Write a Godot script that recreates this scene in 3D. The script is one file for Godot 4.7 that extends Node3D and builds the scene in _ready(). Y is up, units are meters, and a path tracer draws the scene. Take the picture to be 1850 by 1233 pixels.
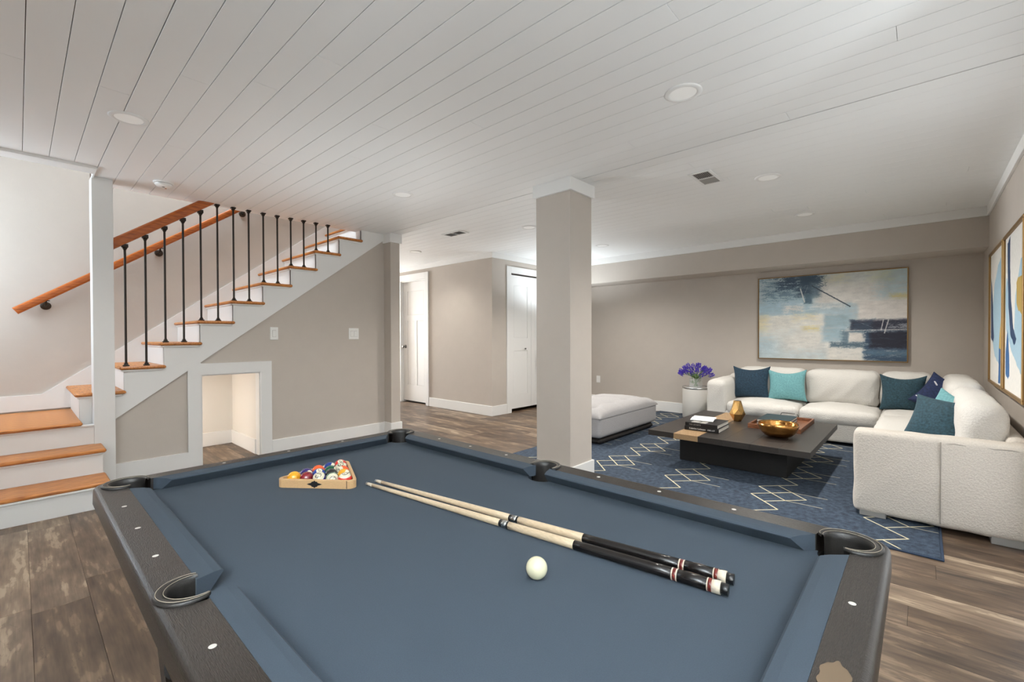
extends Node3D
# A basement games room: pool table in front, stairs at the left, sectional sofa at the back right.
# Metres, y up. Ceiling boards run along z; x points towards the wall with the painting.

var CH := 2.466            # ceiling height
var M := {}                # materials by name
var taken := {}
var rng := RandomNumberGenerator.new()

# ------------------------------------------------------------------ object helpers
func numbered(called: String) -> String:
	if not taken.has(called):
		taken[called] = 0
		return called
	taken[called] += 1
	return "%s_%03d" % [called, taken[called]]

func tag(o: Node, label: String, category := "", group := "", kind := "") -> Node:
	if label: o.set_meta("label", label)
	if category: o.set_meta("category", category)
	if group: o.set_meta("group", group)
	if kind: o.set_meta("kind", kind)
	return o

func thing(called: String, label: String, category: String, at := Vector3.ZERO, turn := 0.0, group := "") -> Node3D:
	var o := Node3D.new()
	o.name = numbered(called)
	add_child(o)
	o.position = at
	o.rotation.y = turn
	tag(o, label, category, group)
	return o

func obj(called: String, st: SurfaceTool, m: Material, parent: Node = null) -> MeshInstance3D:
	st.generate_normals()
	var o := MeshInstance3D.new()
	o.mesh = st.commit()
	o.mesh.surface_set_material(0, m)
	if parent == null:
		o.name = numbered(called)
		add_child(o)
	else:
		o.name = called
		parent.add_child(o, true)
	return o

func struct(called: String, st: SurfaceTool, m: Material, label := "", parent: Node = null) -> MeshInstance3D:
	var o := obj(called, st, m, parent)
	if parent == null: tag(o, label, "", "", "structure")
	return o

func struct_root(called: String, label: String) -> Node3D:
	var o := Node3D.new()
	o.name = numbered(called)
	add_child(o)
	tag(o, label, "", "", "structure")
	return o

# ------------------------------------------------------------------ shape helpers
func nst(smooth := false) -> SurfaceTool:
	var st := SurfaceTool.new()
	st.begin(Mesh.PRIMITIVE_TRIANGLES)
	st.set_smooth_group(0 if smooth else -1)
	return st

func tri(st: SurfaceTool, a: Vector3, b: Vector3, c: Vector3, outward: Vector3) -> void:
	if (b - a).cross(c - a).dot(outward) > 0.0:
		st.add_vertex(a); st.add_vertex(c); st.add_vertex(b)
	else:
		st.add_vertex(a); st.add_vertex(b); st.add_vertex(c)

# a, b, c, d in turn round a face; front = counter-clockwise seen from outside
func quad(st: SurfaceTool, a: Vector3, b: Vector3, c: Vector3, d: Vector3) -> void:
	st.add_vertex(a); st.add_vertex(c); st.add_vertex(b)
	st.add_vertex(a); st.add_vertex(d); st.add_vertex(c)

func quad_uv(st: SurfaceTool, p: Array, uv: Array) -> void:
	for k in [0, 2, 1, 0, 3, 2]:
		st.set_uv(uv[k]); st.add_vertex(p[k])

func fan(st: SurfaceTool, pts: Array, outward: Vector3) -> void:
	for k in range(1, pts.size() - 1):
		tri(st, pts[0], pts[k], pts[k + 1], outward)

# a box with chamfered edges, centre c, size s, in the frame xf
func box(st: SurfaceTool, c: Vector3, s: Vector3, bev := 0.0, xf := Transform3D.IDENTITY) -> void:
	var h := s * 0.5
	var b := minf(bev, minf(h.x, minf(h.y, h.z)) * 0.9)
	var P := func(x: float, y: float, z: float) -> Vector3: return xf * (c + Vector3(x, y, z))
	var O := func(x: float, y: float, z: float) -> Vector3: return xf.basis * Vector3(x, y, z)
	if b <= 0.0:
		for sg: float in [-1.0, 1.0]:
			fan(st, [P.call(sg*h.x, -h.y, -h.z), P.call(sg*h.x, h.y, -h.z), P.call(sg*h.x, h.y, h.z), P.call(sg*h.x, -h.y, h.z)], O.call(sg, 0, 0))
			fan(st, [P.call(-h.x, sg*h.y, -h.z), P.call(h.x, sg*h.y, -h.z), P.call(h.x, sg*h.y, h.z), P.call(-h.x, sg*h.y, h.z)], O.call(0, sg, 0))
			fan(st, [P.call(-h.x, -h.y, sg*h.z), P.call(h.x, -h.y, sg*h.z), P.call(h.x, h.y, sg*h.z), P.call(-h.x, h.y, sg*h.z)], O.call(0, 0, sg))
		return
	var i := h - Vector3(b, b, b)
	for sg: float in [-1.0, 1.0]:
		fan(st, [P.call(sg*h.x, -i.y, -i.z), P.call(sg*h.x, i.y, -i.z), P.call(sg*h.x, i.y, i.z), P.call(sg*h.x, -i.y, i.z)], O.call(sg, 0, 0))
		fan(st, [P.call(-i.x, sg*h.y, -i.z), P.call(i.x, sg*h.y, -i.z), P.call(i.x, sg*h.y, i.z), P.call(-i.x, sg*h.y, i.z)], O.call(0, sg, 0))
		fan(st, [P.call(-i.x, -i.y, sg*h.z), P.call(i.x, -i.y, sg*h.z), P.call(i.x, i.y, sg*h.z), P.call(-i.x, i.y, sg*h.z)], O.call(0, 0, sg))
		for tg: float in [-1.0, 1.0]:
			fan(st, [P.call(sg*h.x, tg*i.y, -i.z), P.call(sg*h.x, tg*i.y, i.z), P.call(sg*i.x, tg*h.y, i.z), P.call(sg*i.x, tg*h.y, -i.z)], O.call(sg, tg, 0))
			fan(st, [P.call(sg*h.x, -i.y, tg*i.z), P.call(sg*h.x, i.y, tg*i.z), P.call(sg*i.x, i.y, tg*h.z), P.call(sg*i.x, -i.y, tg*h.z)], O.call(sg, 0, tg))
			fan(st, [P.call(-i.x, sg*h.y, tg*i.z), P.call(i.x, sg*h.y, tg*i.z), P.call(i.x, sg*i.y, tg*h.z), P.call(-i.x, sg*i.y, tg*h.z)], O.call(0, sg, tg))
			for ug: float in [-1.0, 1.0]:
				tri(st, P.call(sg*h.x, tg*i.y, ug*i.z), P.call(sg*i.x, tg*h.y, ug*i.z), P.call(sg*i.x, tg*i.y, ug*h.z), O.call(sg, tg, ug))

# a box between two corners
func bx(st: SurfaceTool, x0: float, x1: float, y0: float, y1: float, z0: float, z1: float, bev := 0.0) -> void:
	box(st, Vector3((x0+x1)/2, (y0+y1)/2, (z0+z1)/2), Vector3(absf(x1-x0), absf(y1-y0), absf(z1-z0)), bev)

# profile of (radius, y) points turned about y
func lathe(st: SurfaceTool, prof: Array, n := 24, xf := Transform3D.IDENTITY) -> void:
	for k in prof.size() - 1:
		var p: Vector2 = prof[k]
		var q: Vector2 = prof[k + 1]
		for j in n:
			var a0 := TAU * j / n
			var a1 := TAU * ((j + 1) % n) / n
			var A := xf * Vector3(p.x * cos(a0), p.y, p.x * sin(a0))
			var B := xf * Vector3(p.x * cos(a1), p.y, p.x * sin(a1))
			var C := xf * Vector3(q.x * cos(a1), q.y, q.x * sin(a1))
			var D := xf * Vector3(q.x * cos(a0), q.y, q.x * sin(a0))
			if p.x < 1e-6: quad_tri(st, A, C, D)
			elif q.x < 1e-6: quad_tri(st, A, B, C)
			else:
				st.add_vertex(A); st.add_vertex(B); st.add_vertex(C)
				st.add_vertex(A); st.add_vertex(C); st.add_vertex(D)

func quad_tri(st: SurfaceTool, a: Vector3, b: Vector3, c: Vector3) -> void:
	st.add_vertex(a); st.add_vertex(b); st.add_vertex(c)

# round tube along points, with one radius or a list of radii
func tube(st: SurfaceTool, pts: Array, r, n := 10, caps := true) -> void:
	var rings := []
	for k in pts.size():
		var d: Vector3 = (pts[mini(k + 1, pts.size() - 1)] - pts[maxi(k - 1, 0)]).normalized()
		var u := d.cross(Vector3.UP if absf(d.y) < 0.9 else Vector3.RIGHT).normalized()
		var v := d.cross(u)
		var rad: float = r[k] if r is Array else r
		var ring := []
		for j in n:
			var a := TAU * j / n
			ring.append(pts[k] + (u * cos(a) + v * sin(a)) * rad)
		rings.append(ring)
	for k in rings.size() - 1:
		var mid: Vector3 = (pts[k] + pts[k + 1]) * 0.5
		for j in n:
			var j1 := (j + 1) % n
			var o: Vector3 = (rings[k][j] + rings[k + 1][j1]) * 0.5 - mid
			tri(st, rings[k][j], rings[k][j1], rings[k + 1][j1], o)
			tri(st, rings[k][j], rings[k + 1][j1], rings[k + 1][j], o)
	if caps:
		var dd: Vector3 = pts[1] - pts[0]
		fan(st, rings[0], -dd)
		dd = pts[-1] - pts[-2]
		fan(st, rings[-1], dd)

# extrude a polygon lying in the frame's xy plane from z0 to z1
func prism(st: SurfaceTool, poly: PackedVector2Array, z0: float, z1: float, xf := Transform3D.IDENTITY) -> void:
	if Geometry2D.is_polygon_clockwise(poly):
		poly = poly.duplicate()
		poly.reverse()
	var idx := Geometry2D.triangulate_polygon(poly)
	var zl := minf(z0, z1)
	var zh := maxf(z0, z1)
	for t in range(0, idx.size(), 3):
		var a := poly[idx[t]]; var b := poly[idx[t + 1]]; var c := poly[idx[t + 2]]
		tri(st, xf * Vector3(a.x, a.y, zh), xf * Vector3(b.x, b.y, zh), xf * Vector3(c.x, c.y, zh), xf.basis.z)
		tri(st, xf * Vector3(a.x, a.y, zl), xf * Vector3(b.x, b.y, zl), xf * Vector3(c.x, c.y, zl), -xf.basis.z)
	for k in poly.size():
		var a := poly[k]; var b := poly[(k + 1) % poly.size()]
		var nn := xf.basis * Vector3(b.y - a.y, a.x - b.x, 0)
		fan(st, [xf * Vector3(a.x, a.y, zl), xf * Vector3(b.x, b.y, zl), xf * Vector3(b.x, b.y, zh), xf * Vector3(a.x, a.y, zh)], nn)

# frame whose xy plane is the floor plan: local x = x, local y = z, local z = y (mirrored, so windings are taken from outward)
func plan() -> Transform3D:
	return Transform3D(Basis(Vector3(1, 0, 0), Vector3(0, 0, 1), Vector3(0, 1, 0)), Vector3.ZERO)

func circle(c: Vector2, r: float, n := 24, rz := -1.0) -> PackedVector2Array:
	var out := PackedVector2Array()
	for k in n:
		out.append(c + Vector2(cos(TAU * k / n) * r, sin(TAU * k / n) * (r if rz < 0 else rz)))
	return out

func rrect(x0: float, x1: float, y0: float, y1: float, r: float, n := 6) -> PackedVector2Array:
	var out := PackedVector2Array()
	for q in [[x1 - r, y1 - r, 0.0], [x0 + r, y1 - r, PI / 2], [x0 + r, y0 + r, PI], [x1 - r, y0 + r, 1.5 * PI]]:
		for k in n + 1:
			var a: float = q[2] + PI / 2 * k / n
			out.append(Vector2(q[0] + cos(a) * r, q[1] + sin(a) * r))
	return out

# soft upholstered block: rounded box with faces that swell by bulge (metres) towards their middles
func soft(st: SurfaceTool, c: Vector3, s: Vector3, r: float, bulge := Vector3.ZERO, xf := Transform3D.IDENTITY, mid := 8, wr := 0.0) -> void:
	var h := s * 0.5
	var lists := []
	for ax in 3:
		var l := []
		var e: float = h[ax] - r
		for k in 5: l.append(-h[ax] + r * (1.0 - cos(PI / 2 * k / 4.0)) if k < 4 else -e)
		for k in range(1, mid): l.append(lerpf(-e, e, float(k) / mid))
		for k in 5: l.append(h[ax] - r * (1.0 - cos(PI / 2 * (4 - k) / 4.0)) if k > 0 else e)
		lists.append(l)
	for ax in 3:
		var u := (ax + 1) % 3
		var v := (ax + 2) % 3
		for sg: float in [-1.0, 1.0]:
			var lu: Array = lists[u]
			var lv: Array = lists[v]
			var g := []
			for a in lu:
				var row := []
				for b in lv:
					var p := Vector3.ZERO
					p[ax] = sg * h[ax]; p[u] = a; p[v] = b
					var inn := p.clamp(-(h - Vector3(r, r, r)), h - Vector3(r, r, r))
					var q := inn + (p - inn).normalized() * r
					var f := q / h
					var w := Vector3((1 - f.y*f.y) * (1 - f.z*f.z), (1 - f.x*f.x) * (1 - f.z*f.z), (1 - f.x*f.x) * (1 - f.y*f.y))
					q += Vector3(f.x * w.x * bulge.x, f.y * w.y * bulge.y, f.z * w.z * bulge.z)
					if wr > 0.0:
						var wv := sin(q.x * 23.0 + q.z * 9.0 + c.z * 7.0) * sin(q.y * 19.0 - q.z * 17.0 + c.x * 5.0) + 0.5 * sin(q.x * 41.0 - q.y * 33.0 + q.z * 37.0)
						q += (p - inn).normalized() * wv * wr
					row.append(xf * (c + q))
				g.append(row)
			var o := Vector3.ZERO
			o[ax] = sg
			o = xf.basis * o
			for i in lu.size() - 1:
				for j in lv.size() - 1:
					tri(st, g[i][j], g[i + 1][j], g[i + 1][j + 1], o)
					tri(st, g[i][j], g[i + 1][j + 1], g[i][j + 1], o)

# throw pillow standing in its xy plane, base at y = 0
func pillow(st: SurfaceTool, w: float, h: float, t: float, n := 18, slump := 0.0) -> void:
	for sg: float in [-1.0, 1.0]:
		var g := []
		for i in n + 1:
			var row := []
			for j in n + 1:
				var u := sin((2.0 * i / n - 1.0) * PI / 2)
				var v := sin((2.0 * j / n - 1.0) * PI / 2)
				var x := u * w / 2 * (1.0 - 0.13 * (1 - v * v))
				var y := v * h / 2 * (1.0 - 0.11 * (1 - u * u))
				var fu := maxf(0.0, 1 - u * u)
				var fv := maxf(0.0, 1 - v * v)
				var z := sg * t / 2 * pow(fu * fv, 0.42) * (1.0 - 0.18 * v)
				z += 0.006 * sin(u * 5.0 + v * 3.0) * fu * fv * sg
				y += slump * -fu * (v + 1) * 0.5
				row.append(Vector3(x, y + h / 2, z))
			g.append(row)
		for i in n:
			for j in n:
				for T in [[g[i][j], g[i+1][j], g[i+1][j+1]], [g[i][j], g[i+1][j+1], g[i][j+1]]]:
					st.set_uv(Vector2(T[0].x / w + 0.5, 1 - T[0].y / h))
					var a: Vector3 = T[0]; var b: Vector3 = T[1]; var c: Vector3 = T[2]
					if (b - a).cross(c - a).z * sg > 0:
						var sw := b; b = c; c = sw
					for p: Vector3 in [a, b, c]:
						st.set_uv(Vector2(p.x / w + 0.5, 1 - p.y / h))
						st.add_vertex(p)

# lettering as a thin solid
func lettering(text: String, size: float, m: Material, parent: Node, xf: Transform3D, font := "Droid Sans", called := "lettering") -> void:
	var t := TextMesh.new()
	var f := SystemFont.new()
	f.font_names = PackedStringArray([font])
	t.font = f
	t.text = text
	t.font_size = 32
	t.pixel_size = size / 32.0
	t.depth = 0.0006
	t.material = m
	var o := MeshInstance3D.new()
	o.mesh = t
	o.name = called
	o.transform = xf
	parent.add_child(o, true)

# ------------------------------------------------------------------ textures and materials
func noise(freq: float, seed_: int, oct := 4, type := FastNoiseLite.TYPE_SIMPLEX_SMOOTH) -> FastNoiseLite:
	var n := FastNoiseLite.new()
	n.noise_type = type
	n.seed = seed_
	n.frequency = freq
	n.fractal_octaves = oct
	return n

func gray_tex(freq: float, seed_: int, oct := 4, size := 512) -> ImageTexture:
	var im := noise(freq, seed_, oct).get_seamless_image(size, size)
	return ImageTexture.create_from_image(im)

func ramp_tex(freq: float, seed_: int, cols: Array, oct := 4, size := 256, freq2 := 0.0, mix2 := 0.0) -> ImageTexture:
	var ka := 512.0 / size if size >= 256 else 1.0
	var da := noise(freq * ka, seed_, oct).get_seamless_image(size, size).get_data()
	var db := noise(freq2 * ka, seed_ + 7, 3).get_seamless_image(size, size).get_data() if freq2 > 0 else da
	var lut := PackedByteArray()
	for t in 256:
		var f := clampf(t / 255.0, 0.0, 0.999) * (cols.size() - 1)
		var k := int(f)
		var c: Color = (cols[k] as Color).lerp(cols[k + 1], f - k)
		lut.append(int(c.r * 255)); lut.append(int(c.g * 255)); lut.append(int(c.b * 255))
	var out := PackedByteArray()
	out.resize(size * size * 3)
	var wb := int(mix2 * 256)
	var wa := 256 - wb
	for i in size * size:
		var j := ((da[i] * wa + db[i] * wb) >> 8) * 3
		out[i * 3] = lut[j]; out[i * 3 + 1] = lut[j + 1]; out[i * 3 + 2] = lut[j + 2]
	return ImageTexture.create_from_image(Image.create_from_data(size, size, false, Image.FORMAT_RGB8, out))

func c8(r: float, g: float, b: float) -> Color:
	return Color(r / 255.0, g / 255.0, b / 255.0)

func mat(col: Color, rough := 0.6, metal := 0.0) -> StandardMaterial3D:
	var m := StandardMaterial3D.new()
	m.albedo_color = col
	m.roughness = rough
	m.metallic = metal
	return m

func tex(m: StandardMaterial3D, t: Texture2D, scale: Vector3, world := false) -> StandardMaterial3D:
	m.albedo_texture = t
	m.uv1_triplanar = true
	m.uv1_world_triplanar = world
	m.uv1_scale = scale
	return m

func bump(m: StandardMaterial3D, t: Texture2D, cm: float) -> StandardMaterial3D:
	m.heightmap_enabled = true
	m.heightmap_texture = t
	m.heightmap_scale = cm
	return m

func make_materials() -> void:
	var fine := gray_tex(0.05, 3, 4)
	var fiber := gray_tex(0.11, 5, 3)
	M.fine = fine
	M.wall = bump(tex(mat(c8(193, 184, 174), 0.85), ramp_tex(0.02, 11, [Color(0.985, 0.985, 0.985), Color(1, 1, 1)], 3, 128), Vector3.ONE * 1.3), fiber, 0.02)
	M.white = mat(c8(233, 232, 229), 0.5)
	M.stairwhite = mat(c8(228, 227, 224), 0.55)
	M.ceil = mat(c8(240, 240, 238), 0.42)
	M.ceilback = mat(c8(92, 70, 50), 0.9)
	M.wellwall = M.wall
	M.closet = mat(c8(224, 220, 212), 0.8)  # paler than the wall paint, so that the low closet looks bright
	# stained stair wood
	var g1 := ramp_tex(0.012, 21, [c8(120, 66, 22), c8(171, 104, 45), c8(196, 130, 66), c8(178, 108, 48)], 5, 256)
	M.oak_x = tex(mat(Color(1, 1, 1), 0.38), g1, Vector3(0.9, 9, 9))
	M.oak_z = tex(mat(Color(1, 1, 1), 0.38), g1, Vector3(9, 9, 0.9))
	M.oak_red = tex(mat(c8(236, 196, 146), 0.35), g1, Vector3(0.9, 9, 9))
	M.iron = mat(c8(46, 38, 31), 0.42, 0.55)
	M.bronze = mat(c8(62, 52, 42), 0.4, 0.6)
	# floor boards
	M.floor = []
	for k in 5:
		var pt := plank_tex(300 + k * 11, [0.30, 0.42, 0.36, 0.56, 0.72][k])
		for j in 2:
			var m := tex(mat([Color(0.96, 0.95, 0.94), Color(0.86, 0.83, 0.80)][j], 0.44), pt, Vector3(1.0 / FW, 1.0 / FW, 1.0 / 1.22))
			M.floor.append(bump(m, pt, 0.03))
	M.floorback = mat(c8(40, 32, 26), 0.9)
	# pool table
	var dg := ramp_tex(0.02, 41, [c8(20, 17, 14), c8(34, 29, 25), c8(44, 38, 33), c8(28, 24, 21)], 4, 256)
	M.rail_z = bump(tex(mat(Color(1, 1, 1), 0.34), dg, Vector3(30, 30, 3)), gray_tex(0.03, 43, 4), 0.06)
	M.rail_x = bump(tex(mat(Color(1, 1, 1), 0.34), dg, Vector3(3, 30, 30)), gray_tex(0.03, 43, 4), 0.06)
	for rm: StandardMaterial3D in [M.rail_x, M.rail_z]:
		rm.metallic_specular = 0.5
		rm.roughness = 0.3
	M.cloth = bump(tex(mat(Color(1, 1, 1), 0.95), ramp_tex(0.2, 47, [c8(50, 60, 70), c8(58, 69, 80)], 2, 256), Vector3.ONE * 4), gray_tex(0.3, 49, 2), 0.02)
	M.leather = bump(tex(mat(Color(1, 1, 1), 0.42), ramp_tex(0.15, 53, [c8(26, 24, 22), c8(40, 37, 34)], 2, 256), Vector3.ONE * 12), gray_tex(0.12, 55, 3, 256), 0.03)
	M.stitch = mat(c8(158, 148, 132), 0.85)
	M.pearl = mat(c8(232, 228, 220), 0.3)
	M.dark = mat(c8(14, 12, 11), 0.9)
	M.plate = mat(c8(122, 104, 84), 0.45, 0.5)
	# rack, cues, balls
	M.maple = tex(mat(c8(216, 176, 128), 0.4), ramp_tex(0.02, 61, [Color(0.82, 0.82, 0.82), Color(1, 1, 1), Color(0.9, 0.88, 0.86)], 4, 256), Vector3(14, 40, 14))
	M.shaft = tex(mat(c8(226, 204, 172), 0.28), ramp_tex(0.03, 63, [Color(0.86, 0.84, 0.82), Color(1, 1, 1)], 3, 256), Vector3(12, 12, 3))
	M.ebony = mat(c8(22, 18, 16), 0.22)
	M.inlay = mat(c8(96, 30, 22), 0.3)
	M.ivory = mat(c8(222, 208, 186), 0.3)
	M.black = mat(c8(12, 12, 13), 0.35)
	M.steel = mat(c8(190, 190, 188), 0.25, 1.0)
	M.nickel = mat(c8(120, 118, 114), 0.3, 1.0)
	# upholstery
	var boucle := noise(0.06, 71, 3, FastNoiseLite.TYPE_CELLULAR).get_seamless_image(512, 512)
	M.boucle_h = ImageTexture.create_from_image(boucle)
	M.boucle = bump(tex(mat(c8(222, 218, 211), 0.95), ramp_tex(0.08, 73, [c8(232, 232, 232), c8(255, 255, 255)], 3, 256), Vector3.ONE * 5), M.boucle_h, 0.32)
	M.boucle.uv1_scale = Vector3.ONE * 2.6
	M.boucle_shade = bump(tex(mat(c8(214, 205, 193), 0.95), ramp_tex(0.08, 73, [c8(226, 226, 226), c8(255, 255, 255)], 3, 256), Vector3.ONE * 5), M.boucle_h, 0.32)  # darker copy of the boucle, with the end panel's shade in its colour
	M.boucle_shade.uv1_scale = Vector3.ONE * 2.6
	M.seam = mat(c8(150, 143, 133), 0.9)
	M.velvet_gray = bump(tex(mat(c8(172, 169, 168), 0.9), ramp_tex(0.05, 75, [c8(236, 236, 236), c8(255, 255, 255)], 3, 256), Vector3.ONE * 2), fine, 0.1)
	M.plinth = mat(c8(30, 25, 21), 0.5)
	M.legmetal = mat(c8(150, 148, 144), 0.45, 0.4)
	M.navyblue = pillow_mat(c8(38, 70, 92), 81)
	M.teal = pillow_mat(c8(52, 88, 102), 83)
	M.aqua = pillow_mat(c8(120, 178, 182), 85, 0.2)
	M.cream = pillow_mat(c8(225, 222, 215), 87, 0.2)
	# coffee table, accessories
	var ct := ramp_tex(0.02, 91, [c8(22, 19, 17), c8(40, 35, 31), c8(52, 46, 41), c8(32, 28, 25)], 4, 256)
	M.ash = bump(tex(mat(Color(1, 1, 1), 0.42), ct, Vector3(1.5, 16, 16)), gray_tex(0.03, 43, 4), 0.06)
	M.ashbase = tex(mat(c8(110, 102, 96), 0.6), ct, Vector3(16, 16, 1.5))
	M.tan = tex(mat(Color(1, 1, 1), 0.45), ramp_tex(0.02, 93, [c8(128, 100, 70), c8(160, 130, 95), c8(176, 147, 110)], 4, 256), Vector3(1.5, 14, 14))
	M.walnut = tex(mat(Color(1, 1, 1), 0.4), ramp_tex(0.02, 95, [c8(78, 44, 26), c8(122, 76, 48), c8(150, 98, 66)], 4, 256), Vector3(10, 10, 2))
	M.brass = mat(c8(196, 152, 92), 0.24, 1.0)
	M.bowl = mat(c8(186, 134, 74), 0.2, 1.0)
	M.goldframe = mat(c8(140, 110, 68), 0.45, 0.7)
	M.paper = mat(c8(240, 238, 233), 0.8)
	M.pages = mat(c8(228, 222, 210), 0.9)
	M.bookblack = mat(c8(18, 17, 18), 0.45)
	M.bookteal = mat(c8(32, 50, 56), 0.5)
	M.print_gray = mat(c8(160, 156, 150), 0.6)
	M.lacquer = mat(c8(236, 232, 224), 0.35)
	M.glass = mat(Color(0.95, 0.98, 0.97, 0.12), 0.02)
	M.glass.transparency = BaseMaterial3D.TRANSPARENCY_ALPHA
	M.pane = M.glass
	M.stem = mat(c8(86, 122, 58), 0.7)
	M.leafgreen = mat(c8(104, 140, 80), 0.7)
	M.leafgreen.backlight = Color(0.2, 0.3, 0.1)
	M.bloom = mat(c8(88, 66, 190), 0.7)
	M.bloom.backlight = Color(0.15, 0.1, 0.3)
	M.plastic = mat(c8(238, 237, 233), 0.35)
	M.slot = mat(c8(70, 68, 66), 0.7)
	M.lens = mat(c8(240, 240, 238), 0.4)
	M.lens.emission_enabled = true
	M.lens.emission = Color(1.0, 0.97, 0.93)
	M.lens.emission_energy_multiplier = 0.12
	M.rug = tex(mat(Color(1, 1, 1), 0.95), rug_tex(), Vector3.ONE / (3.0 * RU))
	M.rug.texture_filter = BaseMaterial3D.TEXTURE_FILTER_LINEAR
	bump(M.rug, M.rug.albedo_texture, 0.0)
	M.rug.heightmap_enabled = false
	M.rugedge = mat(c8(40, 54, 74), 0.95)

# the picture of one worn floor board: blotches, grain along its length, dark veins and pale worn patches
func plank_tex(seed_: int, tone: float) -> ImageTexture:
	var W := 160
	var H := 448
	var n1 := noise(1.0, seed_, 4)
	var n2 := noise(1.0, seed_ + 3, 3)
	var cols := [c8(52, 41, 32), c8(84, 68, 54), c8(108, 90, 73), c8(134, 115, 95), c8(170, 151, 128)]
	var out := PackedByteArray()
	out.resize(W * H * 3)
	for y in H:
		var z := 1.22 * y / H
		for x in W:
			var xx := FW * x / W
			var blot := n1.get_noise_2d(xx * 9.0, z * 2.6)
			var grain := n2.get_noise_2d(xx * 120.0, z * 5.0)
			var mid := n2.get_noise_2d(xx * 30.0 + 40.0, z * 3.2)
			var vein := absf(n1.get_noise_2d(xx * 14.0 + 9.0, z * 4.0 + 5.0))
			var t := tone + 0.34 * blot + 0.09 * grain + 0.20 * mid
			if vein < 0.03 and blot > 0.05: t -= 0.22 * (1.0 - vein / 0.03)
			t += 0.16 * smoothstep(0.28, 0.36, blot + mid * 0.3)
			var f := clampf(t, 0.0, 0.999) * 4.0
			var k := int(f)
			var c: Color = (cols[k] as Color).lerp(cols[k + 1], f - k)
			var i := (y * W + x) * 3
			out[i] = int(c.r * 255); out[i + 1] = int(c.g * 255); out[i + 2] = int(c.b * 255)
	return ImageTexture.create_from_image(Image.create_from_data(W, H, false, Image.FORMAT_RGB8, out))

func pillow_mat(col: Color, seed_: int, var_ := 0.45) -> StandardMaterial3D:
	var m := tex(mat(col, 0.85), ramp_tex(0.03, seed_, [Color(1 - var_, 1 - var_, 1 - var_), Color(1, 1, 1)], 4, 256), Vector3.ONE * 3.0)
	m.rim_enabled = true
	m.rim = 0.3
	return bump(m, M.fine, 0.12)

# energies of the out of view lights, the ceiling lights and the added fill lamps
const E_FRONT := 2.0
const E_SIDE := 0.0
const E_GLASS := 1.1
const E_STAIR := 50.0
const E_HALL := 46.0
const E_LOUNGE := 3.7
const E_NEAR := 1.5
const E_NICHE := 0.4
const E_FILLA := 2.3
const E_FILLB := 44.0
const E_FILLD := 1.8
const E_WELL := 3.2
const E_FILLE := 0.85
const E_FILLC := 1.8
const RU := 0.2235   # lattice unit of the rug pattern in x+z and z-x
func seg_d(p: Vector2, a: Vector2, b: Vector2) -> float:
	var ab := b - a
	var t := clampf((p - a).dot(ab) / ab.length_squared(), 0.0, 1.0)
	return p.distance_to(a + ab * t)

# one repeat of the rug's woven line pattern; the tile is 3 units along x and z and holds two cells of the diagonal lattice
func rug_tex() -> ImageTexture:
	var size := 640
	var da := noise(0.02, 101, 5).get_seamless_image(size, size).get_data()
	var db := noise(0.09, 103, 3).get_seamless_image(size, size).get_data()
	var out := PackedByteArray()
	out.resize(size * size * 3)
	for i in size * size:
		var k := clampf(((da[i] * 0.65 + db[i] * 0.35) / 255.0 - 0.25) * 1.9, 0, 1)
		out[i * 3] = int(30 + 36 * k); out[i * 3 + 1] = int(41 + 40 * k); out[i * 3 + 2] = int(57 + 40 * k)
	# tile pixel = units of X and Z; a lattice point (p, q) lies at X = (p - q) / 2, Z = (p + q) / 2
	var pxu := size / 3.0
	for s in [[0,1,0,3,1.0],[1,0,1,2,1.0],[2,0,2,2,1.0],[1,0,3,0,1.0],[0,1,2,1,1.0],[0,2,2,2,1.0],[1,2,2,3,0.8],[2,1,3,2,0.8]]:
		var a := Vector2((s[0] - s[1]) / 2.0, (s[0] + s[1]) / 2.0) * pxu
		var b := Vector2((s[2] - s[3]) / 2.0, (s[2] + s[3]) / 2.0) * pxu
		var d := (b - a).normalized()
		var nn := Vector2(-d.y, d.x)
		var half := 0.021 * pxu * (s[4] as float)
		var steps := int((b - a).length() * 2.0)
		var wide := int(half * 2.0) + 2
		for i in steps + 1:
			for j in range(-wide, wide + 1):
				var off := j * 0.5
				var k := clampf(half - absf(off) + 0.5, 0, 1) * (0.9 if s[4] > 0.9 else 0.7)
				if k <= 0: continue
				var q := a + d * (i * 0.5) + nn * off
				var ix := (posmod(int(floor(q.y)), size) * size + posmod(int(floor(q.x)), size)) * 3
				out[ix] = maxi(out[ix], int(lerpf(70, 226, k))); out[ix + 1] = maxi(out[ix + 1], int(lerpf(80, 214, k))); out[ix + 2] = maxi(out[ix + 2], int(lerpf(90, 174, k)))
	return ImageTexture.create_from_image(Image.create_from_data(size, size, false, Image.FORMAT_RGB8, out))

# ------------------------------------------------------------------ lights
func area(called: String, at: Vector3, look: Vector3, size: Vector2, energy: float, col: Color) -> void:
	var l := AreaLight3D.new()
	l.name = called
	l.area_size = size
	l.light_energy = energy
	l.light_color = col
	l.area_range = 20.0
	l.shadow_enabled = true
	add_child(l)
	l.position = at
	l.look_at_from_position(at, at + look, Vector3.UP if absf(look.y) < 0.9 else Vector3.RIGHT)

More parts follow.
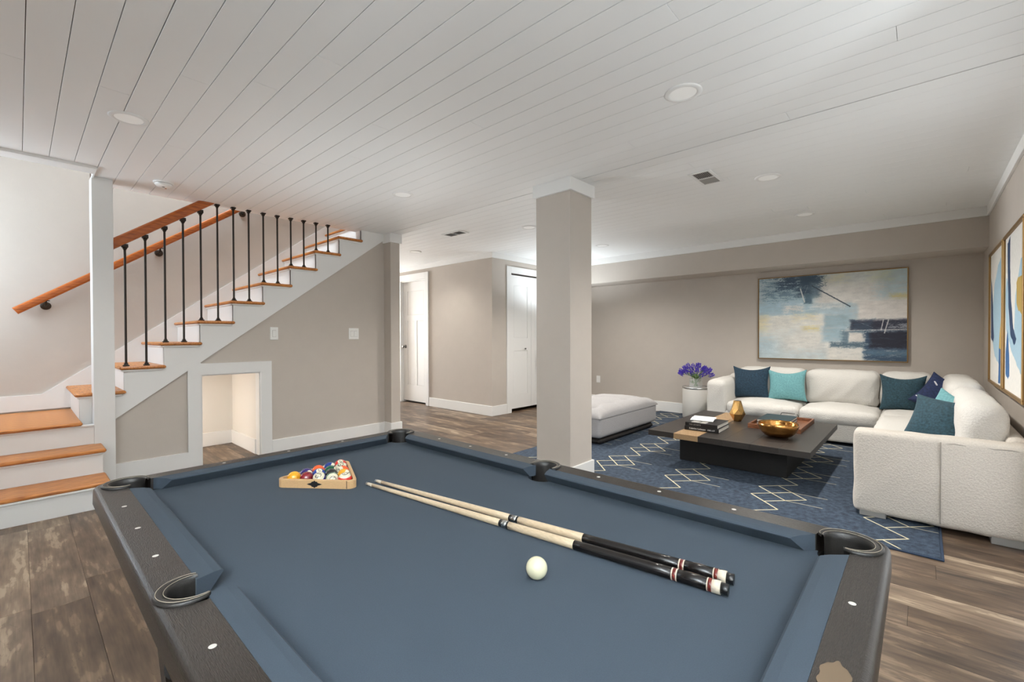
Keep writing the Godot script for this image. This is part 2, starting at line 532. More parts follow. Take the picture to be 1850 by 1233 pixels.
func _ready() -> void:
	rng.seed = 7
	# ---- camera
	var cam := Camera3D.new()
	cam.name = "camera"
	cam.keep_aspect = Camera3D.KEEP_HEIGHT
	cam.fov = rad_to_deg(2.0 * atan(616.5 / 812.677))
	cam.near = 0.03
	cam.position = Vector3(0, 1.2, 0)
	cam.rotation_degrees = Vector3(-0.5836, -47.6768, -0.1695)
	add_child(cam)
	cam.current = true
	# ---- sky and exposure
	var env := Environment.new()
	env.background_mode = Environment.BG_SKY
	var sky := Sky.new()
	var sm := ProceduralSkyMaterial.new()
	sm.sky_top_color = c8(150, 180, 215)
	sm.sky_horizon_color = c8(215, 222, 228)
	sm.ground_bottom_color = c8(120, 118, 112)
	sm.ground_horizon_color = c8(190, 192, 190)
	sky.sky_material = sm
	env.sky = sky
	env.ambient_light_source = Environment.AMBIENT_SOURCE_DISABLED
	env.tonemap_mode = Environment.TONE_MAPPER_LINEAR
	env.tonemap_exposure = 1.07
	env.sdfgi_enabled = true
	env.ssao_enabled = true
	env.ssil_enabled = true
	var we := WorldEnvironment.new()
	we.name = "world"
	we.environment = env
	add_child(we)
	# ---- large area lights, all out of view, placed to light the room and stairwell
	area("unseen_window_light", Vector3(-0.6, 1.45, 1.52), Vector3(0, 0, -1), Vector2(3.5, 1.4), E_FRONT, Color(0.92, 0.965, 1.0))
	area("unseen_side_window_light", Vector3(-2.52, 1.45, -1.3), Vector3(1, 0, 0), Vector2(2.5, 1.4), E_SIDE, Color(0.97, 0.985, 1.0))
	area("unseen_glass_door_light", Vector3(2.95, 1.08, 0.46), Vector3(0, 0, -1), Vector2(1.3, 1.9), E_GLASS, Color(0.97, 0.985, 1.0))
	area("unseen_stairwell_light", Vector3(0.9, 4.7, -5.3), Vector3(0, -1, 0), Vector2(3.6, 0.9), E_STAIR, Color(0.89, 0.95, 1.0))
	area("unseen_landing_light", Vector3(-0.93, 1.95, -5.25), Vector3(1, 0, 0), Vector2(0.9, 1.2), E_WELL, Color(0.88, 0.945, 1.0))
	area("unseen_hall_light", Vector3(4.0, 1.35, -11.4), Vector3(0, 0, 1), Vector2(1.2, 2.0), E_HALL, Color(0.97, 0.985, 1.0))
	make_materials()
	build_shell()
	build_ceiling_things()
	build_stairs()
	build_doors()
	build_wall_things()
	build_lounge()
	build_pool_table()
	build_pool_things()

# ------------------------------------------------------------------ room shell
const PW := 0.1263   # ceiling board width
const FW := 0.187    # floor board width

func boards(parent: Node, x0: float, x1: float, z0: float, z1: float) -> void:
	var k := int(floor((x0 - 0.032) / PW))
	while 0.032 + k * PW < x1 - 0.004:
		var a := maxf(x0, 0.032 + k * PW)
		var b := minf(x1, 0.032 + (k + 1) * PW)
		k += 1
		if b - a < 0.012: continue
		var cuts := [z0]
		if z1 - z0 > 4.0: cuts.append(z0 + (z1 - z0) * rng.randf_range(0.2, 0.8))
		cuts.append(z1)
		for j in cuts.size() - 1:
			var st := nst()
			var g := 0.0013
			bx(st, a + g, b - g, CH, CH + 0.012, cuts[j] + (0.0007 if j else 0.0), cuts[j + 1] - 0.0007, 0.001)
			obj("ceiling_plank", st, M.ceil, parent)

func wall(called: String, label: String, parts: Array, m: Material = null) -> MeshInstance3D:
	var st := nst()
	for p in parts: bx(st, p[0], p[1], p[2], p[3], p[4], p[5])
	return struct(called, st, m if m else M.wall, label)

func build_shell() -> void:
	# floor: slab, then each board a part
	var st := nst()
	bx(st, -2.75, 7.05, -0.16, -0.013, -11.75, 1.75)
	var fl := struct("floor", st, M.floorback, "grey brown wood plank floor across the whole basement")
	var k := int(floor((-2.6 - 0.028) / FW))
	while 0.028 + k * FW < 6.92:
		var x0 := 0.028 + k * FW
		var z := -11.5 - rng.randf() * 1.1
		if k == 0: z = -11.5 + 2.0 + 0.6 - 0.045
		if k == -1: z = -11.5 + 2.0 + 0.7 - 0.21
		var n := 0
		while z < 1.6:
			var z1 := z + 1.22
			var za := maxf(z, -11.5)
			var zb := minf(z1, 1.6)
			z = z1
			if x0 < 0.9 and zb < -4.2 and x0 + FW < -0.9: continue
			if zb - za < 0.02: continue
			var b := nst()
			bx(b, 0.0004, minf(FW, 6.93 - x0) - 0.0004, -0.012, 0.0, 0.0004, zb - za - 0.0004, 0.0007)
			var pk := obj("plank", b, M.floor[[0, 1, 2, 3, 4, 5, 6, 7, 0, 4, 2, 8, 9][rng.randi() % 13]], fl)
			pk.position = Vector3(x0, 0, za)
			n += 1
		k += 1
	# ceiling: backing slabs that leave the stairwell open, then the boards
	st = nst()
	for r in [[-2.75, -1.05, -4.4, 1.75], [-1.05, 0.41, -4.52, 1.75], [0.41, 3.05, -5.06, 1.75], [3.05, 4.89, -11.75, 1.75], [4.89, 7.05, -4.86, 1.75]]:
		bx(st, r[0], r[1], CH + 0.0115, CH + 0.16, r[2], r[3])
	var ce := struct("ceiling", st, M.ceilback, "white painted tongue and groove board ceiling of the basement")
	boards(ce, -2.6, -1.05, -4.35, 1.6)
	boards(ce, -1.05, 0.41, -4.52, 1.6)
	boards(ce, 0.41, 3.07, -5.06, 1.6)
	boards(ce, 3.07, 4.79, -11.5, 1.6)
	boards(ce, 4.79, 6.42, -4.76, 1.6)
	st = nst()
	bx(st, -1.0, 0.41, CH - 0.02, CH + 0.16, -4.67, -4.52, 0.004)
	bx(st, 0.396, 0.41, CH - 0.018, CH + 0.16, -4.80, -4.67, 0.003)
	struct("trim", st, M.white, "white trim board along the edge of the stairwell opening")
	# walls
	wall("wall_back", "beige wall behind the sofa and the abstract painting", [[6.9, 7.05, -0.16, 2.62, -4.95, 0.7]])
	wall("wall_soffit", "beige boxed soffit running along the top of the back wall", [[6.42, 6.9, 2.07, 2.62, -4.764, 0.485]])
	wall("wall_right", "beige wall behind the two framed blue prints", [[3.7, 7.05, -0.16, 2.62, 0.485, 0.64], [2.0, 2.2, -0.16, 2.62, 0.485, 0.64], [2.2, 3.7, 2.15, 2.62, 0.485, 0.64], [2.2, 3.7, -0.16, 0.0, 0.485, 0.64], [2.0, 2.15, -0.16, 2.62, 0.64, 1.6]])
	wall("wall_hall", "beige hallway wall beside the white panel door", [[4.79, 4.9, 0.0, 2.466, -6.38, -4.764], [4.79, 4.9, 2.215, 2.466, -7.14, -6.38], [4.79, 4.9, 0.0, 2.466, -11.5, -7.14]])
	wall("wall_closet", "beige wall around the white bifold closet door", [[4.9, 5.2, 0.0, 2.466, -4.87, -4.764], [5.2, 6.24, 2.2, 2.466, -4.87, -4.764], [6.24, 6.9, 0.0, 2.466, -4.87, -4.764]])
	wall("wall_closet_inside", "dark inside of the closet behind the bifold door", [[5.1, 6.34, 0.0, 2.3, -5.55, -5.45], [5.1, 5.2, 0.0, 2.3, -5.45, -4.87], [6.24, 6.34, 0.0, 2.3, -5.45, -4.87], [5.1, 6.34, 2.2, 2.3, -5.55, -4.87]])
	wall("wall_hall_end", "wall round the unseen glazed door at the end of the hallway", [[3.0, 3.35, -0.16, 2.62, -8.7, -11.5], [4.65, 5.8, -0.16, 2.62, -8.7, -11.5], [3.35, 4.65, 2.4, 2.62, -8.7, -11.5], [3.35, 4.65, -0.16, 0.3, -8.7, -11.5], [5.7, 5.8, 0, 2.62, -11.5, -5.6]])
	wall("wall_hall_left", "hallway wall at the foot of the stair end", [[3.07, 3.2, 0.0, 2.466, -11.5, -5.05]])
	wall("wall_front", "wall with an unseen wide window behind the camera", [[-2.75, -2.4, -0.16, 2.62, 1.6, 1.75], [1.2, 2.15, -0.16, 2.62, 1.6, 1.75], [-2.4, 1.2, -0.16, 0.7, 1.6, 1.75], [-2.4, 1.2, 2.2, 2.62, 1.6, 1.75]])
	wall("wall_left", "wall with an unseen side window to the left of the camera", [[-2.75, -2.6, -0.16, 2.62, -4.5, -2.6], [-2.75, -2.6, -0.16, 2.62, 0.0, 1.6], [-2.75, -2.6, -0.16, 0.7, -2.6, 0.0], [-2.75, -2.6, 2.2, 2.62, -2.6, 0.0], [-2.6, -1.0, -0.16, 2.466, -4.5, -4.35]])
	# unseen windows, out of view, placed for light from behind and the left
	for w in [["unseen_window_1", true, -2.4, 1.2, 1.67], ["unseen_window_2", false, -2.6, 0.0, -2.67]]:
		var wr := struct_root(w[0], "unseen white framed window behind the camera, placed to light the stair wall and column" if w[1] else "unseen white framed window left of the camera, placed to let in side light")
		var fr := nst()
		var pn := nst()
		for e in [[w[2], w[3], 0.7, 0.75], [w[2], w[3], 2.15, 2.2], [w[2], w[2] + 0.05, 0.75, 2.15], [w[3] - 0.05, w[3], 0.75, 2.15], [(w[2] + w[3]) / 2 - 0.02, (w[2] + w[3]) / 2 + 0.02, 0.75, 2.15]]:
			if w[1]: bx(fr, e[0], e[1], e[2], e[3], w[4] - 0.03, w[4] + 0.03, 0.004)
			else: bx(fr, w[4] - 0.03, w[4] + 0.03, e[2], e[3], e[0], e[1], 0.004)
		if w[1]: bx(pn, w[2] + 0.05, w[3] - 0.05, 0.75, 2.15, w[4] - 0.003, w[4] + 0.003)
		else: bx(pn, w[4] - 0.003, w[4] + 0.003, 0.75, 2.15, w[2] + 0.05, w[3] - 0.05)
		obj("window_frame", fr, M.white, wr)
		obj("pane", pn, M.pane, wr)
	var lw := struct_root("unseen_window_3", "unseen white framed window over the stair landing, placed to light the stairwell")  # unseen landing window, placed to light the stairwell and risers
	var lf := nst()
	for e in [[-5.75, -5.7, 1.3, 2.6], [-4.8, -4.75, 1.3, 2.6], [-5.7, -4.8, 1.3, 1.35], [-5.7, -4.8, 2.55, 2.6]]: bx(lf, -1.08, -1.02, e[2], e[3], e[0], e[1], 0.004)
	obj("window_frame", lf, M.white, lw)
	lf = nst()
	bx(lf, -1.053, -1.047, 1.35, 2.55, -5.7, -4.8)
	obj("pane", lf, M.pane, lw)
	var gd := struct_root("unseen_door_3", "unseen glazed white exterior door at the hallway end, placed to light the hall and ceiling")  # unseen door, placed for the light that comes down the hall
	st = nst()
	for e in [[3.35, 3.5, 0.3, 2.4], [4.5, 4.65, 0.3, 2.4], [3.5, 4.5, 0.3, 0.42], [3.5, 4.5, 2.28, 2.4]]:
		bx(st, e[0], e[1], e[2], e[3], -11.58, -11.52, 0.004)
	obj("door_frame", st, M.white, gd)
	st = nst()
	bx(st, 3.5, 4.5, 0.42, 2.28, -11.553, -11.547)
	obj("pane", st, M.pane, gd)
	gd = struct_root("unseen_door_4", "unseen white framed sliding glass door right of the camera, placed to light the column and lounge")  # unseen glass door, placed to light the column and the lounge
	st = nst()
	for e in [[2.2, 2.27, 0.0, 2.15], [3.63, 3.7, 0.0, 2.15], [2.92, 2.98, 0.07, 2.08], [2.27, 3.63, 0.0, 0.07], [2.27, 3.63, 2.08, 2.15]]:
		bx(st, e[0], e[1], e[2], e[3], 0.53, 0.6, 0.004)
	obj("door_frame", st, M.white, gd)
	st = nst()
	bx(st, 2.27, 3.63, 0.07, 2.08, 0.562, 0.568)
	obj("pane", st, M.pane, gd)
	# stair side wall with the low closet opening, and the tall well behind it
	st = nst()
	var poly := PackedVector2Array([Vector2(0.45, 0), Vector2(1.138, 0), Vector2(1.138, 0.851), Vector2(1.648, 0.851), Vector2(1.648, 0), Vector2(3.2, 0), Vector2(3.2, 2.466), Vector2(2.98, 2.466), Vector2(0.45, 0.59)])
	prism(st, poly, -5.05, -4.95)
	struct("wall_stair", st, M.wall, "beige wall under the staircase with the low closet opening")
	st = nst()
	bx(st, -1.1, 3.07, -0.1, 5.0, -5.95, -5.82)
	bx(st, 3.07, 4.6, 2.63, 5.0, -5.95, -5.82)
	for e in [[-0.1, 1.3], [2.6, 5.0]]: bx(st, -1.1, -1.0, e[0], e[1], -5.82, -4.35)
	for e in [[-5.82, -5.75], [-4.75, -4.35]]: bx(st, -1.1, -1.0, 1.3, 2.6, e[0], e[1])
	bx(st, -1.0, 0.41, 2.63, 5.0, -4.52, -4.4)
	bx(st, 0.41, 4.6, 2.63, 5.0, -5.06, -4.94)
	bx(st, 0.41, 0.5, 2.63, 5.0, -5.06, -4.4)
	bx(st, 4.5, 4.6, 2.63, 5.0, -5.82, -5.06)
	bx(st, -1.1, 4.6, 4.9, 5.0, -5.95, -4.35)
	struct("wall_stairwell", st, M.wellwall, "bright off-white wall of the stairwell behind the stairs")
	# inside of the low closet
	st = nst()
	bx(st, 1.64, 1.72, 0, 1.0, -5.82, -5.05)
	bx(st, 0.55, 0.63, 0, 0.55, -5.82, -5.05)
	bx(st, 0.63, 1.64, 0, 1.0, -5.82, -5.812)  # pale lining over the shared well wall, keeps the closet bright
	struct("wall_niche", st, M.closet, "low closet walls under the stairs, coloured paler than the wall paint to look bright")
	st = nst()
	bx(st, 0.63, 1.64, 0, 0.15, -5.812, -5.797, 0.003)
	bx(st, 1.625, 1.64, 0, 0.15, -5.797, -5.05, 0.003)
	struct("baseboard_niche", st, M.white, "white baseboard inside the low closet under the stairs")
	# pilaster at the end of the stair wall
	var pl := struct_root("column_stair", "slim beige pilaster with white cap at the end of the stair wall")
	st = nst(); bx(st, 3.072, 3.2, 0, CH, -4.95, -4.80); obj("shaft", st, M.wall, pl)
	st = nst(); bx(st, 3.056, 3.225, 2.357, CH, -4.95, -4.78, 0.002); obj("cap", st, M.white, pl)
	st = nst(); bx(st, 3.056, 3.218, 0, 0.143, -4.95, -4.784, 0.002); obj("base", st, M.white, pl)
	# square column beside the rug
	var co := struct_root("column", "square beige column with white cap between pool table and rug")
	st = nst(); bx(st, 2.962, 3.274, 0, CH, -2.415, -2.07); obj("shaft", st, M.wall, co)
	st = nst(); bx(st, 2.94, 3.296, 2.363, CH, -2.435, -2.05, 0.002); obj("cap", st, M.white, co)
	st = nst(); bx(st, 2.945, 3.291, 0, 0.15, -2.432, -2.053, 0.002); obj("base", st, M.white, co)
	# baseboards
	for b in [["baseboard_back", "white baseboard along the back wall", [6.882, 6.9, 0, 0.16, -4.764, 0.485]],
			["baseboard_right", "white baseboard along the wall with the two prints", [3.78, 6.882, 0, 0.16, 0.467, 0.485]],
			["baseboard_hall", "white baseboard along the hallway wall", [4.774, 4.79, 0, 0.15, -6.30, -4.748]],
			["baseboard_stair", "white baseboard under the light switches on the stair wall", [1.75, 3.06, 0, 0.14, -4.95, -4.93]]]:
		st = nst()
		var e: Array = b[2]
		bx(st, e[0], e[1], e[2], e[3], e[4], e[5], 0.003)
		if b[0] == "baseboard_hall": bx(st, 4.79, 5.1, 0, 0.15, -4.764, -4.748, 0.003)
		struct(b[0], st, M.white, b[1])
	# crown boards
	var n := 1
	for b in [["white flat crown board at the top of the soffit", [6.402, 6.42, 2.372, CH, -4.764, 0.485]],
			["white flat crown board above the two framed prints", [2.0, 6.42, 2.372, CH, 0.467, 0.485]],
			["white flat crown board along the hallway wall", [4.772, 4.79, 2.385, CH, -11.5, -4.746]],
			["white flat crown board above the bifold closet door", [4.79, 6.42, 2.385, CH, -4.764, -4.746]]]:
		st = nst()
		var e: Array = b[1]
		bx(st, e[0], e[1], e[2], e[3], e[4], e[5], 0.002)
		struct("trim_%d" % n, st, M.white, b[0])
		n += 1

# ------------------------------------------------------------------ ceiling fittings
func build_ceiling_things() -> void:
	var spots := [
		[0.443, -3.389, "round recessed ceiling light above the lower stairs and the pool table", 1.0],
		[2.343, -0.924, "round recessed ceiling light in front of the column, nearest the camera", 1.0],
		[2.316, -3.415, "glowing round recessed ceiling light between the railing and the column", 1.0],
		[4.044, -0.915, "round recessed ceiling light beside the square air vent over the sofa area", 1.0],
		[5.541, -0.908, "round recessed ceiling light above the sofa, close to the soffit", 1.0],
		[4.005, -3.373, "round recessed ceiling light half hidden by the left side of the column", 1.0],
		[5.507, -3.305, "round recessed ceiling light just right of the column above the ottoman", 1.0],
		[3.99, -5.578, "round recessed ceiling light in the hallway near the white panel door", 1.0]]
	for s in spots:
		var t := thing("ceiling_light", s[2], "ceiling light", Vector3(s[0], CH, s[1]), 0.0, "recessed ceiling lights")
		var st := nst(true)
		lathe(st, [Vector2(0.066, -0.003), Vector2(0.068, -0.006), Vector2(0.074, -0.0075), Vector2(0.089, -0.005), Vector2(0.0935, -0.001), Vector2(0.0935, 0.0)], 32)
		obj("trim_ring", st, M.white, t)
		st = nst(true)
		lathe(st, [Vector2(0.0, -0.0035), Vector2(0.067, -0.0035)], 32)
		obj("lens", st, M.lens, t)
		var l := SpotLight3D.new()
		l.name = "lamp"
		t.add_child(l)
		l.position = Vector3(0, -0.012, 0)
		l.rotation_degrees = Vector3(-90, 0, 0)
		l.spot_angle = 70
		l.spot_angle_attenuation = 0.8
		l.spot_range = 12
		l.light_size = 0.065
		l.light_energy = E_LOUNGE if s[0] > 3.9 and s[1] > -5.0 else E_NEAR
		l.light_color = Color(1.0, 0.98, 0.95)
		l.shadow_enabled = true
	# added fill uplighters outside the view, which brighten the ceiling
	for e in [[1.55, 1.15, "added black metal fill uplighter behind the camera near the unseen glass door", E_FILLA], [-1.2, 0.9, "added black metal fill uplighter behind the camera on the left", E_FILLB], [5.85, -4.15, "added black metal fill uplighter hidden behind the square column", E_FILLC]]:
		var fl := thing("fill_floor_lamp", e[2], "floor lamp", Vector3(e[0], 0, e[1]), 0.0, "added fill uplighters")
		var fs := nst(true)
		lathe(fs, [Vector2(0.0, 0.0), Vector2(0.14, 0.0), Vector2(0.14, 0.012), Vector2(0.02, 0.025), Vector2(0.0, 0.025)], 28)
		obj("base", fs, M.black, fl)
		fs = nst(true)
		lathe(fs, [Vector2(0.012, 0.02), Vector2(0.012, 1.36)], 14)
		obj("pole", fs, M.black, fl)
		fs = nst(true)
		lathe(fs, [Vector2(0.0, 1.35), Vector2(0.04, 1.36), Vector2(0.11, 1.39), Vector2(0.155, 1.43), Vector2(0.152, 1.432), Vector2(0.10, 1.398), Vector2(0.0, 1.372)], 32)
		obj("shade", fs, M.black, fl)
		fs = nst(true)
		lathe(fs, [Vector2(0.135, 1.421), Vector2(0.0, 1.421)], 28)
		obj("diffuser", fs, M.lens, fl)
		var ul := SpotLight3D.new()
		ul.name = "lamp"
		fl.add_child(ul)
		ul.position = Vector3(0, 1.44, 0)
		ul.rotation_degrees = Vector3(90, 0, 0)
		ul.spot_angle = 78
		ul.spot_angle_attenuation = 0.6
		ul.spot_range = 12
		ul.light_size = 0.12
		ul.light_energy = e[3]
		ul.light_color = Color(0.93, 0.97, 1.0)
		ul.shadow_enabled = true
	for ue in [[1.9, -3.2, "small black can uplight on the floor behind the pool table, added to brighten the ceiling", E_FILLD], [2.35, 0.40, "small black can uplight on the floor beside the unseen glass door, added to brighten the ceiling", E_FILLE]]:  # added fill cans, out of view, to lift the ceiling brightness
		var ca := thing("fill_uplight", ue[2], "lamp", Vector3(ue[0], 0, ue[1]), 0.0, "added fill uplights")
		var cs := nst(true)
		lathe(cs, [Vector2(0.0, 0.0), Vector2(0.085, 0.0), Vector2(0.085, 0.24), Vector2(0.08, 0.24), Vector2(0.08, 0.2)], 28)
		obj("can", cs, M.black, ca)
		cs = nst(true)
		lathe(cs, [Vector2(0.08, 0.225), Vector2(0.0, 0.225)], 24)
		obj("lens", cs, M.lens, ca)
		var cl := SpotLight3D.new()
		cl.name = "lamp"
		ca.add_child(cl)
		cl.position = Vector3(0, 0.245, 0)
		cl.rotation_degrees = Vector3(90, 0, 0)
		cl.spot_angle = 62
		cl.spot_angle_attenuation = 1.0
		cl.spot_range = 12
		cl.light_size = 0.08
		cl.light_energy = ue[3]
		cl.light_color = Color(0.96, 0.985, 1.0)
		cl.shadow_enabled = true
	# unseen puck lamp on the low closet's left wall, placed to light its inside
	var pk := thing("unseen_closet_lamp", "unseen small round puck lamp on the left wall of the low closet, placed to light its inside", "lamp", Vector3(0.63, 0.45, -5.42))
	var ps := nst(true)
	lathe(ps, [Vector2(0.04, 0.0), Vector2(0.04, 0.012), Vector2(0.034, 0.016)], 20, Transform3D(Basis(Vector3(0, 0, 1), -PI / 2), Vector3.ZERO))
	obj("housing", ps, M.plastic, pk)
	ps = nst(true)
	lathe(ps, [Vector2(0.035, 0.0155), Vector2(0.0, 0.0155)], 20, Transform3D(Basis(Vector3(0, 0, 1), -PI / 2), Vector3.ZERO))
	obj("lens", ps, M.lens, pk)
	var ol := OmniLight3D.new()
	ol.name = "lamp"
	pk.add_child(ol)
	ol.position = Vector3(0.06, 0, 0)
	ol.light_size = 0.035
	ol.omni_range = 4.0
	ol.omni_attenuation = 2.0
	ol.light_energy = E_NICHE
	ol.light_color = Color(1.0, 0.98, 0.95)
	ol.shadow_enabled = true
	# smoke detector
	var t := thing("smoke_detector", "round white smoke detector on the ceiling above the stair railing", "smoke detector", Vector3(0.812, CH, -4.585))
	var st := nst(true)
	lathe(st, [Vector2(0.0, -0.036), Vector2(0.034, -0.036), Vector2(0.05, -0.031), Vector2(0.058, -0.022), Vector2(0.06, -0.013)], 28)
	obj("body", st, M.plastic, t)
	st = nst(true)
	lathe(st, [Vector2(0.056, -0.012), Vector2(0.066, -0.012), Vector2(0.069, -0.008), Vector2(0.069, 0.0)], 28)
	obj("base", st, M.plastic, t)
	st = nst(true)
	lathe(st, [Vector2(0.057, -0.0135), Vector2(0.0605, -0.0135), Vector2(0.0605, -0.0115), Vector2(0.057, -0.0115)], 28)
	obj("gap_ring", st, M.slot, t)
	st = nst(true)
	lathe(st, [Vector2(0.0, -0.0375), Vector2(0.009, -0.0375), Vector2(0.01, -0.036)], 14)
	obj("test_button", st, M.slot, t)
	st = nst()
	box(st, Vector3(0.022, -0.034, -0.044), Vector3(0.012, 0.006, 0.008), 0.001)
	obj("indicator", st, mat(c8(150, 90, 60), 0.4), t)
	# vents
	for v in [[3.713, -1.278, 0.34, 0.17, "white ceiling air vent with one dark louvre bank over the rug"], [3.62, -4.235, 0.165, 0.33, "white ceiling air vent with two dark louvre banks near the hallway"]]:
		t = thing("ceiling_vent", v[4], "air vent", Vector3(v[0], CH, v[1]), 0.0, "ceiling air vents")
		var hx: float = v[2] / 2
		var hz: float = v[3] / 2
		st = nst()
		for e in [[-hx, hx, -hz, -hz + 0.024], [-hx, hx, hz - 0.024, hz], [-hx, -hx + 0.024, -hz + 0.024, hz - 0.024], [hx - 0.024, hx, -hz + 0.024, hz - 0.024]]:
			bx(st, e[0], e[1], -0.008, 0, e[2], e[3], 0.002)
		if hx > hz: bx(st, -0.008, 0.008, -0.008, 0, -hz + 0.024, hz - 0.024, 0.002)
		else: bx(st, -hx + 0.024, hx - 0.024, -0.008, 0, -0.008, 0.008, 0.002)
		obj("frame", st, M.white, t)
		st = nst()
		bx(st, -hx + 0.02, hx - 0.02, -0.0012, 0, -hz + 0.02, hz - 0.02)
		obj("backing", st, M.slot, t)
		for k in 9:
			st = nst()
			var f := (k + 0.5) / 9.0
			if hx > hz:
				for sd in [[-hx + 0.024, -0.008, 0.5], [0.008, hx - 0.024, -0.5]]:
					var xf := Transform3D(Basis(Vector3(1, 0, 0), sd[2]), Vector3((sd[0] + sd[1]) / 2, -0.005, lerpf(-hz + 0.024, hz - 0.024, f)))
					box(st, Vector3.ZERO, Vector3(absf(sd[1] - sd[0]), 0.0012, 0.013), 0.0, xf)
			else:
				for sd in [[-hz + 0.024, -0.008], [0.008, hz - 0.024]]:
					var xf := Transform3D(Basis(Vector3(0, 0, 1), 0.6), Vector3(lerpf(-hx + 0.024, hx - 0.024, f), -0.005, (sd[0] + sd[1]) / 2))
					box(st, Vector3.ZERO, Vector3(0.011, 0.0012, absf(sd[1] - sd[0])), 0.0, xf)
			obj("slat", st, M.print_gray, t)

# ------------------------------------------------------------------ stairs
func step_y(k: int) -> float: return 0.758 + 0.199 * k
func step_x(k: int) -> float: return 0.292 + 0.2705 * k

func tread_shape(x0: float, x1: float, y: float, z0: float, z1: float) -> SurfaceTool:
	var st := nst()
	bx(st, x0, x1, y - 0.027, y, z0, z1, 0.009)
	return st

func build_stairs() -> void:
	var s := thing("staircase", "staircase with orange stained wood treads and white risers rising behind the railing", "staircase", Vector3.ZERO)
	# three lower steps that face the room, the third is the landing
	var st: SurfaceTool
	var low := [[0.1823, -4.245, -4.57, 0.438], [0.3646, -4.53, -4.825, 0.441]]
	for e in low:
		obj("tread", tread_shape(-1.0, e[3], e[0], e[2], e[1]), M.oak_x, s)
	obj("landing", tread_shape(-1.0, 0.33, 0.5469, -5.82, -4.775), M.oak_x, s)
	for e in [[0.0, 0.1553, -4.258, 0.424], [0.1823, 0.3376, -4.559, 0.424], [0.3646, 0.5199, -4.812, 0.396]]:
		st = nst(); bx(st, -1.0, e[3], e[0], e[1], e[2] - 0.02, e[2], 0.001)
		obj("riser", st, M.stairwhite, s)
		st = nst(); bx(st, -1.0, e[3] + 0.004, e[1] - 0.016, e[1], e[2], e[2] + 0.012, 0.004)
		obj("cove_strip", st, M.stairwhite, s)
	st = nst()
	bx(st, 0.41, 0.424, 0, 0.1553, -4.80, -4.278)
	bx(st, 0.41, 0.424, 0.1553, 0.3376, -4.80, -4.579)
	obj("side_panel", st, M.stairwhite, s)
	# upper flight
	for k in 12:
		var x := step_x(k)
		var y := step_y(k)
		obj("tread", tread_shape(x, x + 0.312, y, -5.82, -4.90), M.oak_z, s)
		var yb := step_y(k - 1) if k else 0.5469
		st = nst(); bx(st, x + 0.03, x + 0.05, yb, y - 0.027, -5.82, -4.931, 0.0)
		obj("riser", st, M.stairwhite, s)
		st = nst(); bx(st, x + 0.016, x + 0.031, y - 0.043, y - 0.027, -5.80, -4.917, 0.004)
		bx(st, x + 0.016, minf(x + 0.29, 9.0), y - 0.043, y - 0.027, -4.93, -4.916, 0.004)
		obj("cove_strip", st, M.stairwhite, s)
	# stringer board with a stepped top
	var p := PackedVector2Array([Vector2(0.322, 0.367)])
	for k in 9:
		p.append(Vector2(step_x(k) + 0.03, step_y(k) - 0.027))
		p.append(Vector2(step_x(k + 1) + 0.03, step_y(k) - 0.027))
	p.append(Vector2(step_x(9) + 0.03, CH))
	p.append(Vector2(3.072, CH))
	p.append(Vector2(3.072, 2.40))
	p.append(Vector2(0.322, 0.367))
	p.remove_at(p.size() - 1)
	st = nst()
	prism(st, p, -4.95, -4.93)
	obj("stringer", st, M.stairwhite, s)
	# skirt board on the far wall
	st = nst()
	prism(st, PackedVector2Array([Vector2(-1.0, 0.56), Vector2(0.40, 0.56), Vector2(3.2, 2.6), Vector2(3.2, 3.0), Vector2(0.137, 0.695), Vector2(-1.0, 0.695)]), -5.82, -5.804)
	obj("skirt_board", st, M.stairwhite, s)
	# white frame round the wall panel and the low closet opening
	st = nst()
	bx(st, 1.035, 1.138, 0.0, 0.965, -4.95, -4.929)
	bx(st, 1.138, 1.75, 0.851, 0.956, -4.95, -4.929)
	bx(st, 1.648, 1.75, 0.0, 0.851, -4.95, -4.929)
	bx(st, 0.52, 1.035, 0.0, 0.15, -4.95, -4.929)
	bx(st, 1.138, 1.15, 0.0, 0.851, -5.05, -4.95)
	bx(st, 1.636, 1.648, 0.0, 0.851, -5.05, -4.95)
	bx(st, 1.15, 1.636, 0.839, 0.851, -5.05, -4.95)
	struct("trim", st, M.stairwhite, "white flat casing round the low closet opening under the stairs")
	# full-height white post at the corner of the stairs
	st = nst()
	bx(st, 0.396, 0.523, 0.0, CH, -4.955, -4.80, 0.002)
	struct("column_post", st, M.stairwhite, "full height white square post at the foot of the upper stairs")
	# railing: slanting rail, iron balusters with collars
	var r := thing("stair_railing", "orange wood stair railing with dark iron balusters beside the white post", "railing", Vector3.ZERO)
	st = nst()
	var ra := Vector3(0.523, 1.968, -4.97)
	var rb := Vector3(1.36, 1.968 + 0.735 * 0.837, -4.97)
	var rd := (rb - ra).normalized()
	var up := Vector3(-rd.y, rd.x, 0)
	var prof := PackedVector2Array([Vector2(-0.024, -0.038), Vector2(0.024, -0.038), Vector2(0.03, -0.02), Vector2(0.033, 0.01), Vector2(0.03, 0.028), Vector2(0.018, 0.038), Vector2(-0.018, 0.038), Vector2(-0.03, 0.028), Vector2(-0.033, 0.01), Vector2(-0.03, -0.02)])
	# clipped where it meets the ceiling: two lengths of the section joined by its own end faces
	var sec_a := []
	var sec_b := []
	for q in prof:
		var base := ra + up * q.y + Vector3(0, 0, q.x)
		var t0 := (0.523 - base.x) / rd.x
		var t1 := (CH + 0.003 - base.y) / rd.y
		sec_a.append(base + rd * t0)
		sec_b.append(base + rd * t1)
